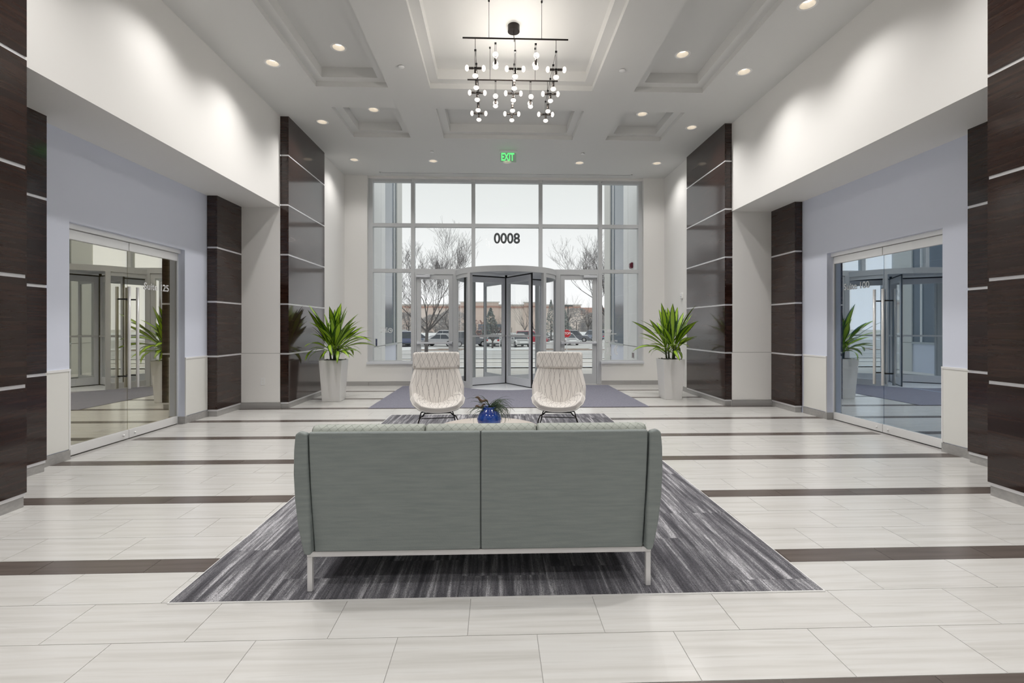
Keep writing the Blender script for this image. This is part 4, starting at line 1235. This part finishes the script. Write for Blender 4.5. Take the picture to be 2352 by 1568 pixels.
# store building far behind, and a second one with a red roof
bd = thing('store_building', 'long tan store building with a red-brown band beyond the parking lot', 'building', (ux(1160, 150), 150, -1))
obj('wall', MB().box(-52, 24, 0, 30, 0, 9.2), 'stucco2', bd)
obj('wall_bay', MB().box(-14, -2, -1, 0, 0, 10.0).box(6, 12, -1, 0, 0, 9.9), 'stucco', bd)
for k in range(9): obj('pilaster', MB().box(-48 + 8 * k, -46.6 + 8 * k, -.5, 0, 0, 8.4), 'stucco', bd)
obj('band', MB().box(-52, 24, -.35, 0, 8.3, 8.75).box(-14.1, -1.9, -1.3, -1, 8.4, 8.9).box(5.9, 12.1, -1.3, -1, 8.5, 9.0), 'redband', bd)
obj('parapet_cap', MB().box(-52.3, 24.3, -.4, 30, 9.2, 9.5).box(-14.3, -1.7, -1.3, 0, 10, 10.3).box(5.7, 12.3, -1.3, 0, 9.9, 10.2), 'ext_pier', bd)
for k in range(4): obj('door_panel', MB().box(-11 + 2.6 * k, -9 + 2.6 * k, -1.15, -1, 0, 3.2), 'ext_glass', bd)
b2 = thing('store_building', 'distant store with a red sloping roof behind the right swing door', 'building', (ux(1352, 200), 200, -1))
obj('wall', MB().box(-9, 14, 0, 14, 0, 8.0), 'stucco2', b2)
obj('roof', MB().prism([(-.6, 7.8), (14.6, 7.8), (7, 10.8)], 'x', -9.6, 14.6), 'redband', b2)
for k in range(5): obj('window_bay', MB().box(-7.5 + 4 * k, -5 + 4 * k, -.2, 0, 1, 4), 'ext_glass', b2)

# stop sign, light pole, marker posts
ss = thing('stop_sign', 'red octagonal STOP sign on a post beyond the driveway', 'sign', (ux(1302.5, 43), 43, gz(43)))
octo = [(.37 * cos(pi / 8 + k * pi / 4), 1.55 + .37 * sin(pi / 8 + k * pi / 4)) for k in range(8)]
obj('plate', MB().prism(octo, 'y', -.012, 0), 'stop', ss)
o2 = [(.385 * cos(pi / 8 + k * pi / 4), 1.55 + .385 * sin(pi / 8 + k * pi / 4)) for k in range(8)]
obj('white_border', MB().prism(o2, 'y', -.004, .002), 'signwhite', ss)
text_mesh('STOP', .29, 'signwhite', 'lettering', ss, Matrix.Translation((0, -.016, 1.55)) @ Matrix.Rotation(pi / 2, 4, 'X'), .006, .002, xscale=.86)
obj('post', MB().box(-.03, .03, .002, .05, 0, 1.95), 'alu', ss)
lp = thing('light_pole', 'dark parking lot light pole with a flat head behind the stop sign', 'street lamp', (ux(1305.5, 72), 72, gz(72)))
obj('pole', MB().tube([(0, 0, 0), (0, 0, 5.5)], .07, 8), 'letters', lp)
obj('lamp_head', MB().box(-.7, .7, -.2, .2, 5.45, 5.65), 'letters', lp, bevel=.04)
obj('pole_base', MB().tube([(0, 0, 0), (0, 0, .6)], .25, 12), 'concrete', lp)
for u, y, h, lb in ((1148, 51, 1.35, 'thin white marker post by the small bare tree'), (1175.5, 78, 2.2, 'thin dark sign post right of the revolving door shaft'), (1330, 80, 2.0, 'thin dark post on the snow behind the grey SUV')):
    p = thing('marker_post', lb, 'post', (ux(u, y), y, gz(y)), 0)
    obj('post', MB().tube([(0, 0, 0), (0, 0, h)], .035, 6), 'signwhite' if u == 1148 else 'letters', p)
    obj('cap', MB().sphere((0, 0, h), .045, 8, 6), 'letters', p)
